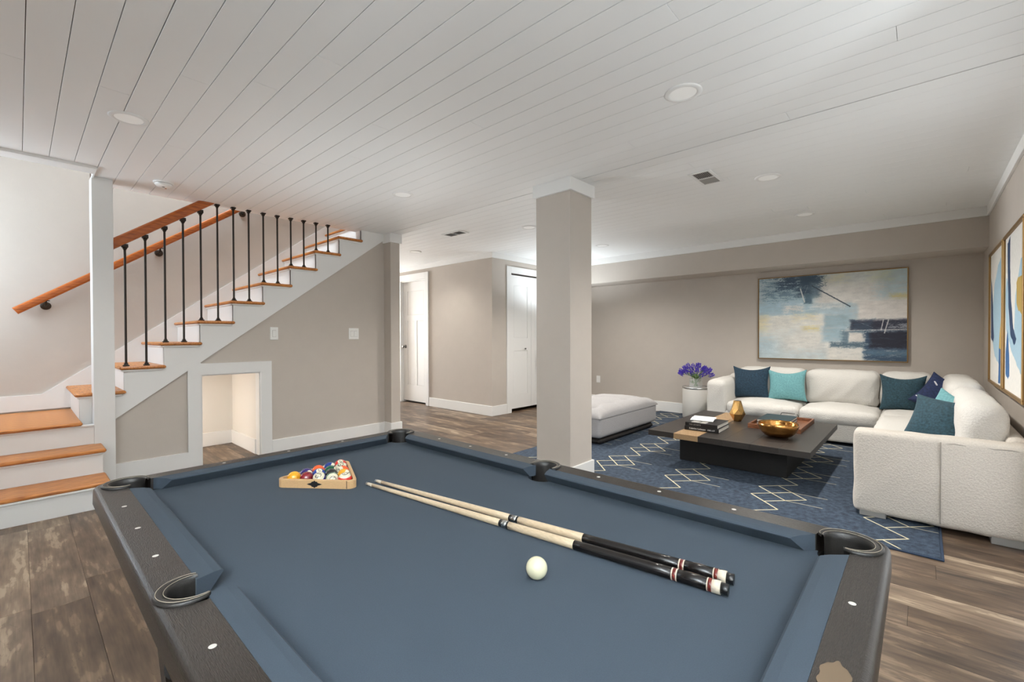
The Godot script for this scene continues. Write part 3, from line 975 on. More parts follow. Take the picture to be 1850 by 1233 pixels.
	for j in prof.size():
		var j1 := (j + 1) % prof.size()
		var mid := (ra + rb) / 2
		fan(st, [sec_a[j], sec_a[j1], sec_b[j1], sec_b[j]], up * (prof[j].y + prof[j1].y) + Vector3(0, 0, prof[j].x + prof[j1].x))
	fan(st, sec_a, -rd)
	fan(st, sec_b, rd)
	obj("handrail", st, M.oak_red, r)
	for j in 14:
		var x := 0.613 + 0.1352 * j
		var k := 1 + j / 2
		var y0 := step_y(k)
		var y1 := minf(CH, 1.968 + 0.735 * (x - 0.523) - 0.046)
		st = nst(true)
		lathe(st, [Vector2(0.0085, y0 + 0.012), Vector2(0.0085, y1 - 0.01)], 12, Transform3D(Basis.IDENTITY, Vector3(x, 0, -4.97)))
		var b := obj("baluster", st, M.iron, r)
		for e in [[y0, 1.0], [y1, -1.0]]:
			st = nst()
			var ee: float = e[0]
			var sg: float = e[1]
			var hgt := 0.012 if sg > 0 or y1 > CH - 0.01 else 0.03
			box(st, Vector3(x, ee + sg * hgt / 2, -4.97), Vector3(0.042, hgt, 0.042), 0.003)
			box(st, Vector3(x, ee + sg * (hgt + 0.006), -4.97), Vector3(0.03, 0.012, 0.03), 0.004)
			box(st, Vector3(x, ee + sg * (hgt + 0.016), -4.97), Vector3(0.022, 0.01, 0.022), 0.004)
			obj("collar", st, M.iron, b)
	# rail on the far wall
	var wr := thing("handrail", "orange wood handrail on dark brackets along the stairwell wall", "handrail", Vector3.ZERO)
	st = nst()
	var a := Vector3(-0.015, 1.43, -5.74)
	var b2 := Vector3(3.0, 1.43 + 0.716 * 3.015, -5.74)
	var d := (b2 - a).normalized()
	var u2 := Vector3(-d.y, d.x, 0)
	sec_a = []
	sec_b = []
	for q in prof:
		var o := u2 * q.y * 0.82 + Vector3(0, 0, q.x * 0.9)
		sec_a.append(a + o)
		sec_b.append(b2 + o)
	for j in prof.size():
		var j1 := (j + 1) % prof.size()
		fan(st, [sec_a[j], sec_a[j1], sec_b[j1], sec_b[j]], u2 * (prof[j].y + prof[j1].y) + Vector3(0, 0, prof[j].x + prof[j1].x))
	fan(st, sec_a, -d)
	fan(st, sec_b, d)
	obj("rail", st, M.oak_red, wr)
	for x in [0.17, 0.985, 1.76]:
		var y: float = 1.43 + 0.716 * (x + 0.015)
		st = nst(true)
		var xf := Transform3D(Basis(Vector3(1, 0, 0), PI / 2), Vector3(x, y - 0.075, -5.82))
		lathe(st, [Vector2(0.036, 0.0), Vector2(0.036, 0.006), Vector2(0.03, 0.012), Vector2(0.014, 0.015), Vector2(0.0, 0.016)], 22, xf)
		tube(st, [Vector3(x, y - 0.075, -5.81), Vector3(x, y - 0.078, -5.77), Vector3(x, y - 0.062, -5.745), Vector3(x, y - 0.03, -5.74)], 0.0075, 10)
		box(st, Vector3(x, y - 0.034, -5.74), Vector3(0.05, 0.006, 0.03), 0.001, Transform3D(Basis(Vector3(0, 0, 1), 0.0), Vector3.ZERO))
		obj("bracket", st, M.bronze, wr)

# ------------------------------------------------------------------ doors
# a door leaf in the frame xf (x to the side, y up, z towards the viewer); panels are sunk fields between stiles and rails
func leaf(parent: Node, w: float, h: float, fields: Array, xf: Transform3D) -> void:
	var st := nst()
	box(st, Vector3(0, h / 2, -0.022), Vector3(w, h, 0.026), 0.0, xf)
	obj("door_core", st, M.white, parent)
	# solid parts: everything outside the sunk fields, built on a grid of their edges
	var xs := [-w / 2, w / 2]
	var ys := [0.0, h]
	for f in fields:
		for v in [f[0], f[1]]: if not v in xs: xs.append(v)
		for v in [f[2], f[3]]: if not v in ys: ys.append(v)
	xs.sort()
	ys.sort()
	st = nst()
	for i in xs.size() - 1:
		for j in ys.size() - 1:
			var cx: float = (xs[i] + xs[i + 1]) / 2
			var cy: float = (ys[j] + ys[j + 1]) / 2
			var sunk := false
			for f in fields:
				if cx > f[0] and cx < f[1] and cy > f[2] and cy < f[3]: sunk = true
			if not sunk:
				box(st, Vector3(cx, cy, -0.0045), Vector3(xs[i + 1] - xs[i], ys[j + 1] - ys[j], 0.009), 0.0, xf)
	obj("stile_and_rail_face", st, M.white, parent)
	for f in fields:
		st = nst()
		box(st, Vector3((f[0] + f[1]) / 2, (f[2] + f[3]) / 2, -0.0075), Vector3(f[1] - f[0] - 0.016, f[3] - f[2] - 0.016, 0.006), 0.004, xf)
		obj("panel", st, M.white, parent)

func build_doors() -> void:
	# hallway door in the wall x = 4.79
	var d := struct_root("door_1", "white three panel hallway door with dark round knob")
	var xf := Transform3D(Basis(Vector3(0, 0, 1), Vector3(0, 1, 0), Vector3(-1, 0, 0)), Vector3(4.835, 0.03, -6.755))
	leaf(d, 0.75, 2.165, [[-0.25, 0.25, 1.56, 2.0], [-0.25, -0.035, 0.29, 1.46], [0.035, 0.25, 0.29, 1.46]], xf)
	var st := nst()
	bx(st, 4.771, 4.79, 0, 2.326, -6.385, -6.305, 0.002)
	bx(st, 4.771, 4.79, 0, 2.326, -7.225, -7.135, 0.002)
	bx(st, 4.771, 4.79, 2.215, 2.326, -7.135, -6.385, 0.002)
	bx(st, 4.79, 4.88, 0, 2.215, -6.39, -6.379)
	bx(st, 4.79, 4.88, 0, 2.215, -7.141, -7.13)
	bx(st, 4.79, 4.88, 2.196, 2.215, -7.13, -6.39)
	obj("casing", st, M.white, d)
	st = nst(true)
	lathe(st, [Vector2(0.0, 0.07), Vector2(0.018, 0.068), Vector2(0.027, 0.058), Vector2(0.027, 0.05), Vector2(0.012, 0.036), Vector2(0.011, 0.012), Vector2(0.03, 0.008), Vector2(0.032, 0.0)].map(func(v): return v), 20, Transform3D(Basis(Vector3(0, 0, 1), PI / 2), Vector3(4.835, 1.02, -7.065)))
	obj("knob", st, M.nickel, d)
	# bifold closet door in the wall z = -4.764
	d = struct_root("door_2", "white bifold closet door with a tiny knob left of the column")
	for k in 2:
		var x := 5.205 + 0.2585 + k * 0.517
		leaf(d, 0.512, 2.12, [[-0.165, 0.165, 0.22, 0.92], [-0.165, 0.165, 1.12, 1.96]], Transform3D(Basis.IDENTITY, Vector3(x, 0.052, -4.785)))
	st = nst()
	bx(st, 5.1, 5.2, 0, 2.295, -4.764, -4.744, 0.002)
	bx(st, 6.24, 6.34, 0, 2.295, -4.764, -4.744, 0.002)
	bx(st, 5.2, 6.24, 2.197, 2.295, -4.764, -4.744, 0.002)
	obj("casing", st, M.white, d)
	st = nst(true)
	lathe(st, [Vector2(0.008, 0.0), Vector2(0.007, 0.012), Vector2(0.013, 0.018), Vector2(0.013, 0.024), Vector2(0.0, 0.028)], 14, Transform3D(Basis(Vector3(1, 0, 0), PI / 2), Vector3(5.565, 1.0, -4.785)))
	obj("knob", st, M.nickel, d)

# ------------------------------------------------------------------ on the walls
func build_wall_things() -> void:
	for e in [[1.782, 1, "white single rocker light switch on the stair wall, above the low closet opening"], [2.664, 2, "white double rocker light switch on the stair wall, beside the pilaster"]]:
		var n: int = e[1]
		var w := 0.078 if n == 1 else 0.125
		var t := thing("light_switch", e[2], "light switch", Vector3(e[0], 1.237, -4.95), 0.0, "light switches")
		var st := nst()
		box(st, Vector3(0, 0, 0.0035), Vector3(w, 0.132, 0.007), 0.003)
		obj("cover_plate", st, M.plastic, t)
		for k in n:
			st = nst()
			box(st, Vector3((k - (n - 1) / 2.0) * 0.046, 0, 0.0072), Vector3(0.036, 0.07, 0.001), 0.0)
			obj("recess_line", st, M.print_gray, t)
			st = nst()
			box(st, Vector3((k - (n - 1) / 2.0) * 0.046, 0, 0.0085), Vector3(0.033, 0.066, 0.005), 0.0015, Transform3D(Basis(Vector3(1, 0, 0), 0.04), Vector3.ZERO))
			obj("rocker", st, M.plastic, t)
	var t := thing("power_outlet", "white power outlet low on the back wall just right of the column", "outlet", Vector3(6.9, 0.44, -4.22))
	var st := nst()
	box(st, Vector3(-0.003, 0, 0), Vector3(0.006, 0.12, 0.075), 0.0025)
	obj("cover_plate", st, M.plastic, t)
	for k in 2:
		st = nst()
		box(st, Vector3(-0.007, -0.024 + 0.048 * k, 0), Vector3(0.004, 0.034, 0.036), 0.0015)
		obj("socket", st, M.plastic, t)
	# painting: x = 6.9, faces -x
	t = thing("framed_painting", "large blue, white and navy abstract painting in a thin gold frame above the sofa", "painting", Vector3(6.9, 1.434, -0.889))
	var pw := 1.53
	var ph := 1.075
	st = nst()
	quad_uv(st, [Vector3(-0.034, -ph / 2, -pw / 2), Vector3(-0.034, -ph / 2, pw / 2), Vector3(-0.034, ph / 2, pw / 2), Vector3(-0.034, ph / 2, -pw / 2)], [Vector2(0, 1), Vector2(1, 1), Vector2(1, 0), Vector2(0, 0)])
	var am := mat(Color(1, 1, 1), 0.6)
	var art := art_tex()
	am.albedo_texture = art[0]
	bump(am, art[1], 0.08)
	var cv := obj("canvas", st, am, t)
	st = nst()
	bx(st, -0.033, -0.001, -ph / 2, ph / 2, -pw / 2, pw / 2)
	obj("stretcher", st, M.paper, t)
	st = nst()
	var fw := 0.011
	bx(st, -0.045, 0, ph / 2, ph / 2 + fw, -pw / 2 - fw, pw / 2 + fw, 0.002)
	bx(st, -0.045, 0, -ph / 2 - fw, -ph / 2, -pw / 2 - fw, pw / 2 + fw, 0.002)
	bx(st, -0.045, 0, -ph / 2, ph / 2, -pw / 2 - fw, -pw / 2, 0.002)
	bx(st, -0.045, 0, -ph / 2, ph / 2, pw / 2, pw / 2 + fw, 0.002)
	obj("frame", st, M.goldframe, t)
	# two prints on the right wall (z = 0.485), facing -z; local x runs along world -x as seen by the viewer
	for k in 2:
		var x0: float = [5.02, 4.06][k]
		var w: float = [0.86, 0.86][k]
		var h := 1.10
		t = thing("framed_print", ["blue and white organic print in a deep gold frame, the one near the corner", "large blue and white organic print in a deep gold frame cut by the picture edge"][k], "framed print", Vector3(x0 + w / 2, 1.352, 0.485), 0.0, "pair of gold framed prints")
		st = nst()
		var dz := -0.028
		quad_uv(st, [Vector3(w / 2, -h / 2, dz), Vector3(-w / 2, -h / 2, dz), Vector3(-w / 2, h / 2, dz), Vector3(w / 2, h / 2, dz)], [Vector2(0, 1), Vector2(1, 1), Vector2(1, 0), Vector2(0, 0)])
		var pm := mat(Color(1, 1, 1), 0.55)
		pm.albedo_texture = print_tex(k)
		obj("print", st, pm, t)
		st = nst()
		bx(st, -w / 2, w / 2, -h / 2, h / 2, dz + 0.001, -0.001)
		obj("backing_board", st, M.paper, t)
		st = nst()
		var g := 0.022
		var de := -0.042
		bx(st, -w / 2 - g, w / 2 + g, h / 2, h / 2 + g, de, 0, 0.003)
		bx(st, -w / 2 - g, w / 2 + g, -h / 2 - g, -h / 2, de, 0, 0.003)
		bx(st, -w / 2 - g, -w / 2, -h / 2, h / 2, de, 0, 0.003)
		bx(st, w / 2, w / 2 + g, -h / 2, h / 2, de, 0, 0.003)
		obj("frame", st, M.goldframe, t)

func art_tex() -> Array:
	var W := 560
	var H := 394
	var na := noise(0.012, 201, 4)
	var nb := noise(0.05, 203, 4)
	var ns := noise(0.03, 205, 3)
	# u0, v0, u1, v1, colour, edge softness, streakiness, opacity
	var P := [
		[0.0, 0.0, 0.45, 0.50, c8(172, 196, 205), 0.10, 0.3, 1.0],
		[0.42, 0.08, 1.05, 0.60, c8(216, 213, 207), 0.05, 0.2, 1.0],
		[0.55, -0.1, 1.1, 0.12, c8(206, 210, 204), 0.08, 0.4, 0.8],
		[0.83, -0.1, 1.1, 0.30, c8(176, 195, 200), 0.06, 0.9, 0.85],
		[0.80, 0.0, 0.90, 0.10, c8(205, 200, 160), 0.06, 0.8, 0.5],
		[0.91, 0.27, 1.1, 0.31, c8(205, 190, 130), 0.03, 0.7, 0.8],
		[0.42, 0.02, 0.62, 0.09, c8(208, 198, 160), 0.05, 0.8, 0.5],
		[-0.1, 0.30, 0.36, 0.455, c8(168, 194, 206), 0.05, 0.5, 0.9],
		[0.20, 0.35, 0.345, 0.43, c8(218, 214, 208), 0.04, 0.9, 0.9],
		[0.345, 0.34, 0.66, 0.48, c8(168, 192, 202), 0.02, 0.4, 0.85],
		[0.40, 0.345, 0.62, 0.39, c8(214, 214, 210), 0.03, 1.0, 0.8],
		[-0.1, 0.465, 0.485, 0.80, c8(222, 220, 212), 0.02, 0.3, 1.0],
		[-0.1, 0.47, 0.06, 0.66, c8(216, 204, 160), 0.05, 0.6, 0.6],
		[0.28, 0.46, 0.42, 0.52, c8(220, 208, 168), 0.05, 0.8, 0.5],
		[0.34, 0.615, 0.44, 0.655, c8(206, 190, 120), 0.03, 0.9, 0.8],
		[-0.1, 0.72, 0.22, 1.1, c8(178, 198, 206), 0.12, 0.6, 0.9],
		[0.16, 0.70, 0.50, 1.1, c8(220, 217, 210), 0.10, 0.4, 0.9],
		[-0.1, 0.90, 0.70, 1.1, c8(190, 204, 208), 0.06, 0.8, 0.7],
		[0.485, 0.475, 0.66, 0.62, c8(152, 176, 186), 0.015, 0.3, 0.95],
		[0.475, 0.62, 0.63, 0.79, c8(160, 184, 194), 0.03, 0.5, 0.95],
		[0.635, 0.36, 0.71, 0.62, c8(170, 192, 200), 0.02, 0.5, 0.8],
		[0.71, 0.33, 1.1, 0.535, c8(218, 213, 207), 0.02, 0.2, 1.0],
		[0.50, 0.80, 0.75, 1.1, c8(222, 219, 212), 0.03, 0.3, 1.0],
		[0.66, 0.545, 1.1, 0.655, c8(36, 38, 56), 0.02, 0.15, 1.0],
		[0.67, 0.55, 0.79, 0.66, c8(66, 88, 104), 0.03, 0.9, 0.6],
		[0.60, 0.66, 0.80, 0.84, c8(96, 118, 132), 0.02, 0.5, 0.9],
		[0.645, 0.685, 0.757, 0.80, c8(222, 217, 210), 0.012, 0.15, 1.0],
		[0.53, 0.80, 0.745, 0.85, c8(84, 106, 120), 0.02, 0.9, 0.95],
		[0.745, 0.67, 1.1, 1.1, c8(52, 74, 96), 0.02, 0.8, 1.0],
		[0.78, 0.675, 1.1, 0.86, c8(30, 32, 48), 0.02, 0.3, 1.0],
		[0.76, 0.88, 1.1, 0.93, c8(110, 140, 158), 0.03, 1.2, 0.5],
		[0.88, 0.56, 1.02, 0.65, c8(40, 44, 60), 0.02, 0.5, 1.0],
		[0.9, 0.60, 1.05, 0.635, c8(190, 192, 194), 0.03, 1.3, 0.6],
		[0.06, 0.05, 0.30, 0.24, c8(96, 120, 138), 0.07, 1.6, 0.75],
		[0.16, -0.1, 0.46, 0.13, c8(56, 74, 94), 0.05, 1.2, 0.95],
		[0.30, -0.1, 0.45, 0.25, c8(58, 78, 96), 0.03, 0.5, 0.95],
		[0.345, 0.22, 0.40, 0.335, c8(78, 104, 120), 0.012, 0.4, 0.95],
		[0.40, 0.10, 0.44, 0.27, c8(120, 140, 150), 0.03, 0.8, 0.7]]
	var lines := [[0.40, 0.125, 0.655, 0.385, 0.0075, c8(52, 66, 78)], [0.315, 0.15, 0.345, 0.31, 0.008, c8(212, 212, 208)], [0.345, 0.22, 0.37, 0.12, 0.002, c8(200, 205, 205)],
		[0.60, 0.662, 1.0, 0.653, 0.004, c8(214, 211, 206)], [0.862, 0.545, 0.848, 0.66, 0.006, c8(205, 205, 203)], [0.893, 0.545, 0.868, 0.69, 0.006, c8(214, 212, 208)], [0.69, 0.55, 0.80, 0.63, 0.0025, c8(140, 150, 158)]]
	var im := Image.create(W, H, false, Image.FORMAT_RGB8)
	var hm := Image.create(W, H, false, Image.FORMAT_L8)
	for y in H:
		for x in W:
			var u := float(x) / W
			var v := float(y) / H
			var fx := u * 768.0
			var fy := v * 540.0
			var wu := u + 0.008 * nb.get_noise_2d(fx, fy * 0.4)
			var wv := v + 0.010 * nb.get_noise_2d(fx * 0.4 + 300, fy)
			var st := ns.get_noise_2d(fx * 0.4, fy * 1.6)
			var st2 := nb.get_noise_2d(fx * 1.5, fy * 2.6)
			var col := c8(200, 206, 206)
			for p in P:
				var e: float = p[5]
				var a := minf(minf(wu - p[0], p[2] - wu), minf((wv - p[1]) * 0.9, (p[3] - wv) * 0.9))
				if a < -e: continue
				var k := smoothstep(-e, e, a + (st * 0.7 + st2 * 0.6) * e * (p[6] as float) * 1.5)
				k *= p[7] * clampf(1.0 + (p[6] as float) * 0.9 * (st + st2 * 0.5), 0, 1)
				col = col.lerp(p[4], k)
			for l in lines:
				var dd := seg_d(Vector2(u * 1.42, v), Vector2(l[0] * 1.42, l[1]), Vector2(l[2] * 1.42, l[3])) + 0.003 * st2
				if dd < l[4]: col = col.lerp(l[5], clampf((l[4] - dd) / 0.003, 0, 1) * 0.9)
			var b := 1.0 + 0.05 * na.get_noise_2d(fx, fy) + 0.05 * st + 0.03 * st2
			im.set_pixel(x, y, Color(col.r * b, col.g * b, col.b * b).clamp())
			var hh := clampf(0.5 + 0.5 * st2 + 0.3 * st, 0, 1)
			hm.set_pixel(x, y, Color(hh, hh, hh))
	return [ImageTexture.create_from_image(im), ImageTexture.create_from_image(hm)]

func print_tex(k: int) -> ImageTexture:
	var W := 270
	var H := 345
	var n := noise(0.02, 211 + k, 4)
	var n2 := noise(0.15, 213 + k, 2)
	# polygons in u, v and colour
	var P := []
	if k == 0:
		P = [[[[0.98, 0.06], [1, 0.06], [1, 0.75], [0.75, 0.86], [0.38, 0.80], [0.22, 0.70], [0.18, 0.45], [0.3, 0.26], [0.6, 0.12]], c8(166, 196, 212)],
			[[[0.02, 0.16], [0.1, 0.24], [0.2, 0.40], [0.24, 0.56], [0.3, 0.66], [0.24, 0.70], [0.05, 0.66]], c8(22, 54, 92)],
			[[[0.84, 0.50], [1, 0.40], [1, 0.75], [0.7, 0.76], [0.72, 0.66]], c8(190, 160, 84)],
			[[[0.70, 0.74], [0.97, 0.72], [1, 0.98], [0.66, 0.99]], c8(44, 96, 150)]]
	else:
		P = [[[[0.0, 0.36], [0.06, 0.26], [0.16, 0.30], [0.2, 0.5], [0.28, 0.62], [0.5, 0.62], [0.55, 0.4], [0.8, 0.2], [1, 0.2], [1, 0.9], [0.4, 0.75], [0.2, 0.66], [0.05, 0.6]], c8(166, 196, 212)],
			[[[0.10, 0.04], [0.26, 0.0], [0.26, 0.2], [0.32, 0.4], [0.46, 0.6], [0.62, 0.66], [0.5, 0.7], [0.3, 0.64], [0.18, 0.44], [0.12, 0.2]], c8(24, 58, 96)],
			[[[0.12, 0.60], [0.2, 0.66], [0.27, 0.84], [0.27, 0.90], [0.18, 0.93], [0.04, 0.90], [0.04, 0.74]], c8(44, 98, 152)],
			[[[0.60, 0.32], [0.66, 0.30], [0.9, 0.3], [0.9, 0.52], [0.70, 0.5], [0.61, 0.44]], c8(186, 156, 80)]]
	var polys := []
	for p in P:
		var q := PackedVector2Array()
		for e in p[0]: q.append(Vector2(e[0], e[1]))
		polys.append(q)
	var im := Image.create(W, H, false, Image.FORMAT_RGB8)
	for y in H:
		for x in W:
			var w := Vector2(float(x) / W + 0.012 * n.get_noise_2d(x, y), float(y) / H + 0.012 * n.get_noise_2d(x + 500, y))
			var col := c8(232, 229, 222)
			for j in polys.size():
				if Geometry2D.is_point_in_polygon(w, polys[j]): col = (P[j][1] as Color)
			var b := 1.0 + 0.05 * n2.get_noise_2d(x * 2.0, y * 0.5)
			im.set_pixel(x, y, Color(col.r * b, col.g * b, col.b * b).clamp())
	return ImageTexture.create_from_image(im)

# ------------------------------------------------------------------ lounge
func build_lounge() -> void:
	# rug
	var t := thing("rug", "dark blue rug with a gold line lattice under the coffee table", "rug", Vector3(5.06, 0, -1.4925))
	var st := nst()
	bx(st, 3.29 - 5.06, 6.85 - 5.06, 0.001, 0.012, -3.06 + 1.4925, 0.083 + 1.4925, 0.004)
	# place the lattice: p = x + z = 1.42 and q = z - x = -6.215 are the pattern's origin
	var ox := (1.42 + 6.215) / 2
	var oz := (1.42 - 6.215) / 2
	M.rug.uv1_offset = Vector3((5.06 - ox) / (3.0 * RU), 0, (-1.4925 - oz) / (3.0 * RU))
	obj("pile", st, M.rug, t)
	st = nst()
	for e in [[3.278, 3.291, -3.072, 0.095], [6.849, 6.862, -3.072, 0.095], [3.291, 6.849, -3.072, -3.059], [3.291, 6.849, 0.082, 0.095]]:
		bx(st, e[0] - 5.06, e[1] - 5.06, 0.0005, 0.011, e[2] + 1.4925, e[3] + 1.4925, 0.003)
	obj("binding", st, M.rugedge, t)
	build_sofa()
	build_pillows()
	build_coffee_table()
	# ottoman
	t = thing("ottoman", "pale grey tufted bench ottoman on a dark plinth behind the column", "ottoman", Vector3(4.905, 0.012, -2.93))
	st = nst()
	bx(st, -0.655, 0.655, 0, 0.075, -0.355, 0.355, 0.03)
	obj("plinth", st, M.plinth, t)
	st = nst(true)
	soft(st, Vector3(0, 0.2, 0), Vector3(1.41, 0.25, 0.76), 0.045, Vector3(0.004, 0, 0.004))
	obj("body", st, M.velvet_gray, t)
	st = nst(true)
	tufted(st, 1.43, 0.78, 0.325, 0.10)
	obj("tufted_top", st, M.velvet_gray, t)
	for i in 4:
		for j in 2:
			st = nst(true)
			lathe(st, [Vector2(0.011, -0.004), Vector2(0.010, 0.003), Vector2(0.0, 0.006)], 10, Transform3D(Basis.IDENTITY, Vector3((i - 1.5) * 0.3575, 0.374, (j - 0.5) * 0.39)))
			obj("button", st, M.velvet_gray, t)
	# round side table, vase and flowers
	t = thing("side_table", "round white drum side table with a steel rim beside the sofa arm", "side table", Vector3(6.655, 0.012, -2.42))
	st = nst(true)
	lathe(st, [Vector2(0.0, 0.0), Vector2(0.192, 0.0), Vector2(0.196, 0.004)], 44)
	lathe(st, [Vector2(0.196, 0.004), Vector2(0.196, 0.426)], 44)
	obj("drum", st, M.lacquer, t)
	st = nst(true)
	lathe(st, [Vector2(0.196, 0.424), Vector2(0.2, 0.426)], 44)
	lathe(st, [Vector2(0.2, 0.426), Vector2(0.2, 0.446)], 44)
	lathe(st, [Vector2(0.2, 0.446), Vector2(0.193, 0.447)], 44)
	obj("rim", st, M.steel, t)
	st = nst(true)
	lathe(st, [Vector2(0.193, 0.443), Vector2(0.0, 0.443)], 44)
	obj("table_top", st, mat(c8(190, 186, 180), 0.2), t)
	var vc := Vector3(6.62, 0.456, -2.42)
	t = thing("glass_vase", "clear square glass vase on the round white side table", "vase", vc)
	st = nst()
	for e in [[-0.07, 0.07, -0.07, -0.064], [-0.07, 0.07, 0.064, 0.07], [-0.07, -0.064, -0.064, 0.064], [0.064, 0.07, -0.064, 0.064]]:
		bx(st, e[0], e[1], 0.0, 0.13, e[2], e[3])
	obj("body", st, M.glass, t)
	st = nst()
	bx(st, -0.07, 0.07, 0.0, 0.006, -0.07, 0.07)
	obj("base", st, M.glass, t)
	t = thing("flower_bouquet", "bunch of violet blue flowers with green stems in the glass vase", "flowers", vc)
	for k in 24:
		var a := k * 2.4
		var sp := 0.045 + 0.15 * sqrt((k + 0.5) / 24.0)
		var top := Vector3(cos(a) * sp * 0.9, 0.30 - sp * sp * 3.2 + rng.randf_range(-0.02, 0.02), sin(a) * sp * 1.1)
		var foot := Vector3(cos(a + 2.6) * 0.03, 0.012, sin(a + 2.6) * 0.03)
		var neck := Vector3(cos(a) * 0.03, 0.14, sin(a) * 0.03)
		st = nst(true)
		tube(st, [foot, neck, neck.lerp(top, 0.55) + Vector3(0, 0.012, 0), top], 0.0028, 5)
		var stem := obj("stem", st, M.stem, t)
		var dir := (top - neck).normalized()
		dir = (dir + Vector3(0, 0.15, 0)).normalized()
		var sx := dir.cross(Vector3(0.3, 0.2, 0.9)).normalized()
		var sy := dir.cross(sx)
		st = nst()
		for f in 26:
			var along := -0.02 + 0.075 * f / 26.0
			var aa := f * 2.399
			var rad := 0.019 * (1.0 - 0.55 * f / 26.0)
			var c := top + dir * along + (sx * cos(aa) + sy * sin(aa)) * rad
			var o := (sx * cos(aa) + sy * sin(aa) + dir * 0.7).normalized()
			var w := o.cross(dir).normalized()
			for q in [-1.0, 1.0]:
				tri(st, c, c + o * 0.017 + w * 0.008 * q, c + o * 0.012 - dir * 0.010, w * q)
				tri(st, c, c + o * 0.017 + w * 0.008 * q, c + o * 0.013 + dir * 0.012, w * q)
		obj("blossom", st, M.bloom, stem)
	st = nst()
	for k in 46:
		var a := k * 2.4
		var r0 := 0.012 + 0.04 * rng.randf()
		var c := Vector3(cos(a) * r0, 0.03 + 0.14 * rng.randf(), sin(a) * r0)
		var d := Vector3(cos(a) * 0.5, 0.9, sin(a) * 0.5).normalized()
		var w := d.cross(Vector3(sin(a * 1.7), 0.1, cos(a * 1.3))).normalized()
		tri(st, c, c + d * 0.03 + w * 0.009, c + d * 0.062, w.cross(d))
		tri(st, c, c + d * 0.062, c + d * 0.03 - w * 0.009, w.cross(d))
	var lv := obj("leaves", st, M.leafgreen, t)
	lv.set_meta("kind", "stuff")

func tufted(st: SurfaceTool, w: float, d: float, y: float, h: float) -> void:
	var nx := 60
	var nz := 34
	var f := func(i: int, j: int) -> Vector3:
		var u := sin((2.0 * i / nx - 1.0) * PI / 2)
		var v := sin((2.0 * j / nz - 1.0) * PI / 2)
		var x := u * w / 2
		var z := v * d / 2
		var e := pow(maxf(0, (1 - pow(absf(u), 6.0)) * (1 - pow(absf(v), 6.0))), 0.45)
		var dip := 0.0
		for a in 4:
			for b in 2:
				var q := Vector2(x - (a - 1.5) * 0.3575, z - (b - 0.5) * 0.39)
				dip += 0.04 * exp(-q.length_squared() / 0.0032)
		for a in 4: dip += 0.014 * exp(-pow(x - (a - 1.5) * 0.3575, 2) / 0.0003)
		for b in 2: dip += 0.014 * exp(-pow(z - (b - 0.5) * 0.39, 2) / 0.0003)
		return Vector3(x, y - 0.03 + (h + 0.02) * e - minf(dip, 0.05) * e, z)
	for i in nx:
		for j in nz:
			var a: Vector3 = f.call(i, j); var b: Vector3 = f.call(i + 1, j); var c: Vector3 = f.call(i + 1, j + 1); var e: Vector3 = f.call(i, j + 1)
			tri(st, a, b, c, Vector3.UP)
			tri(st, a, c, e, Vector3.UP)
	fan(st, [Vector3(-w/2, y - 0.03, -d/2), Vector3(w/2, y - 0.03, -d/2), Vector3(w/2, y - 0.03, d/2), Vector3(-w/2, y - 0.03, d/2)], Vector3.DOWN)

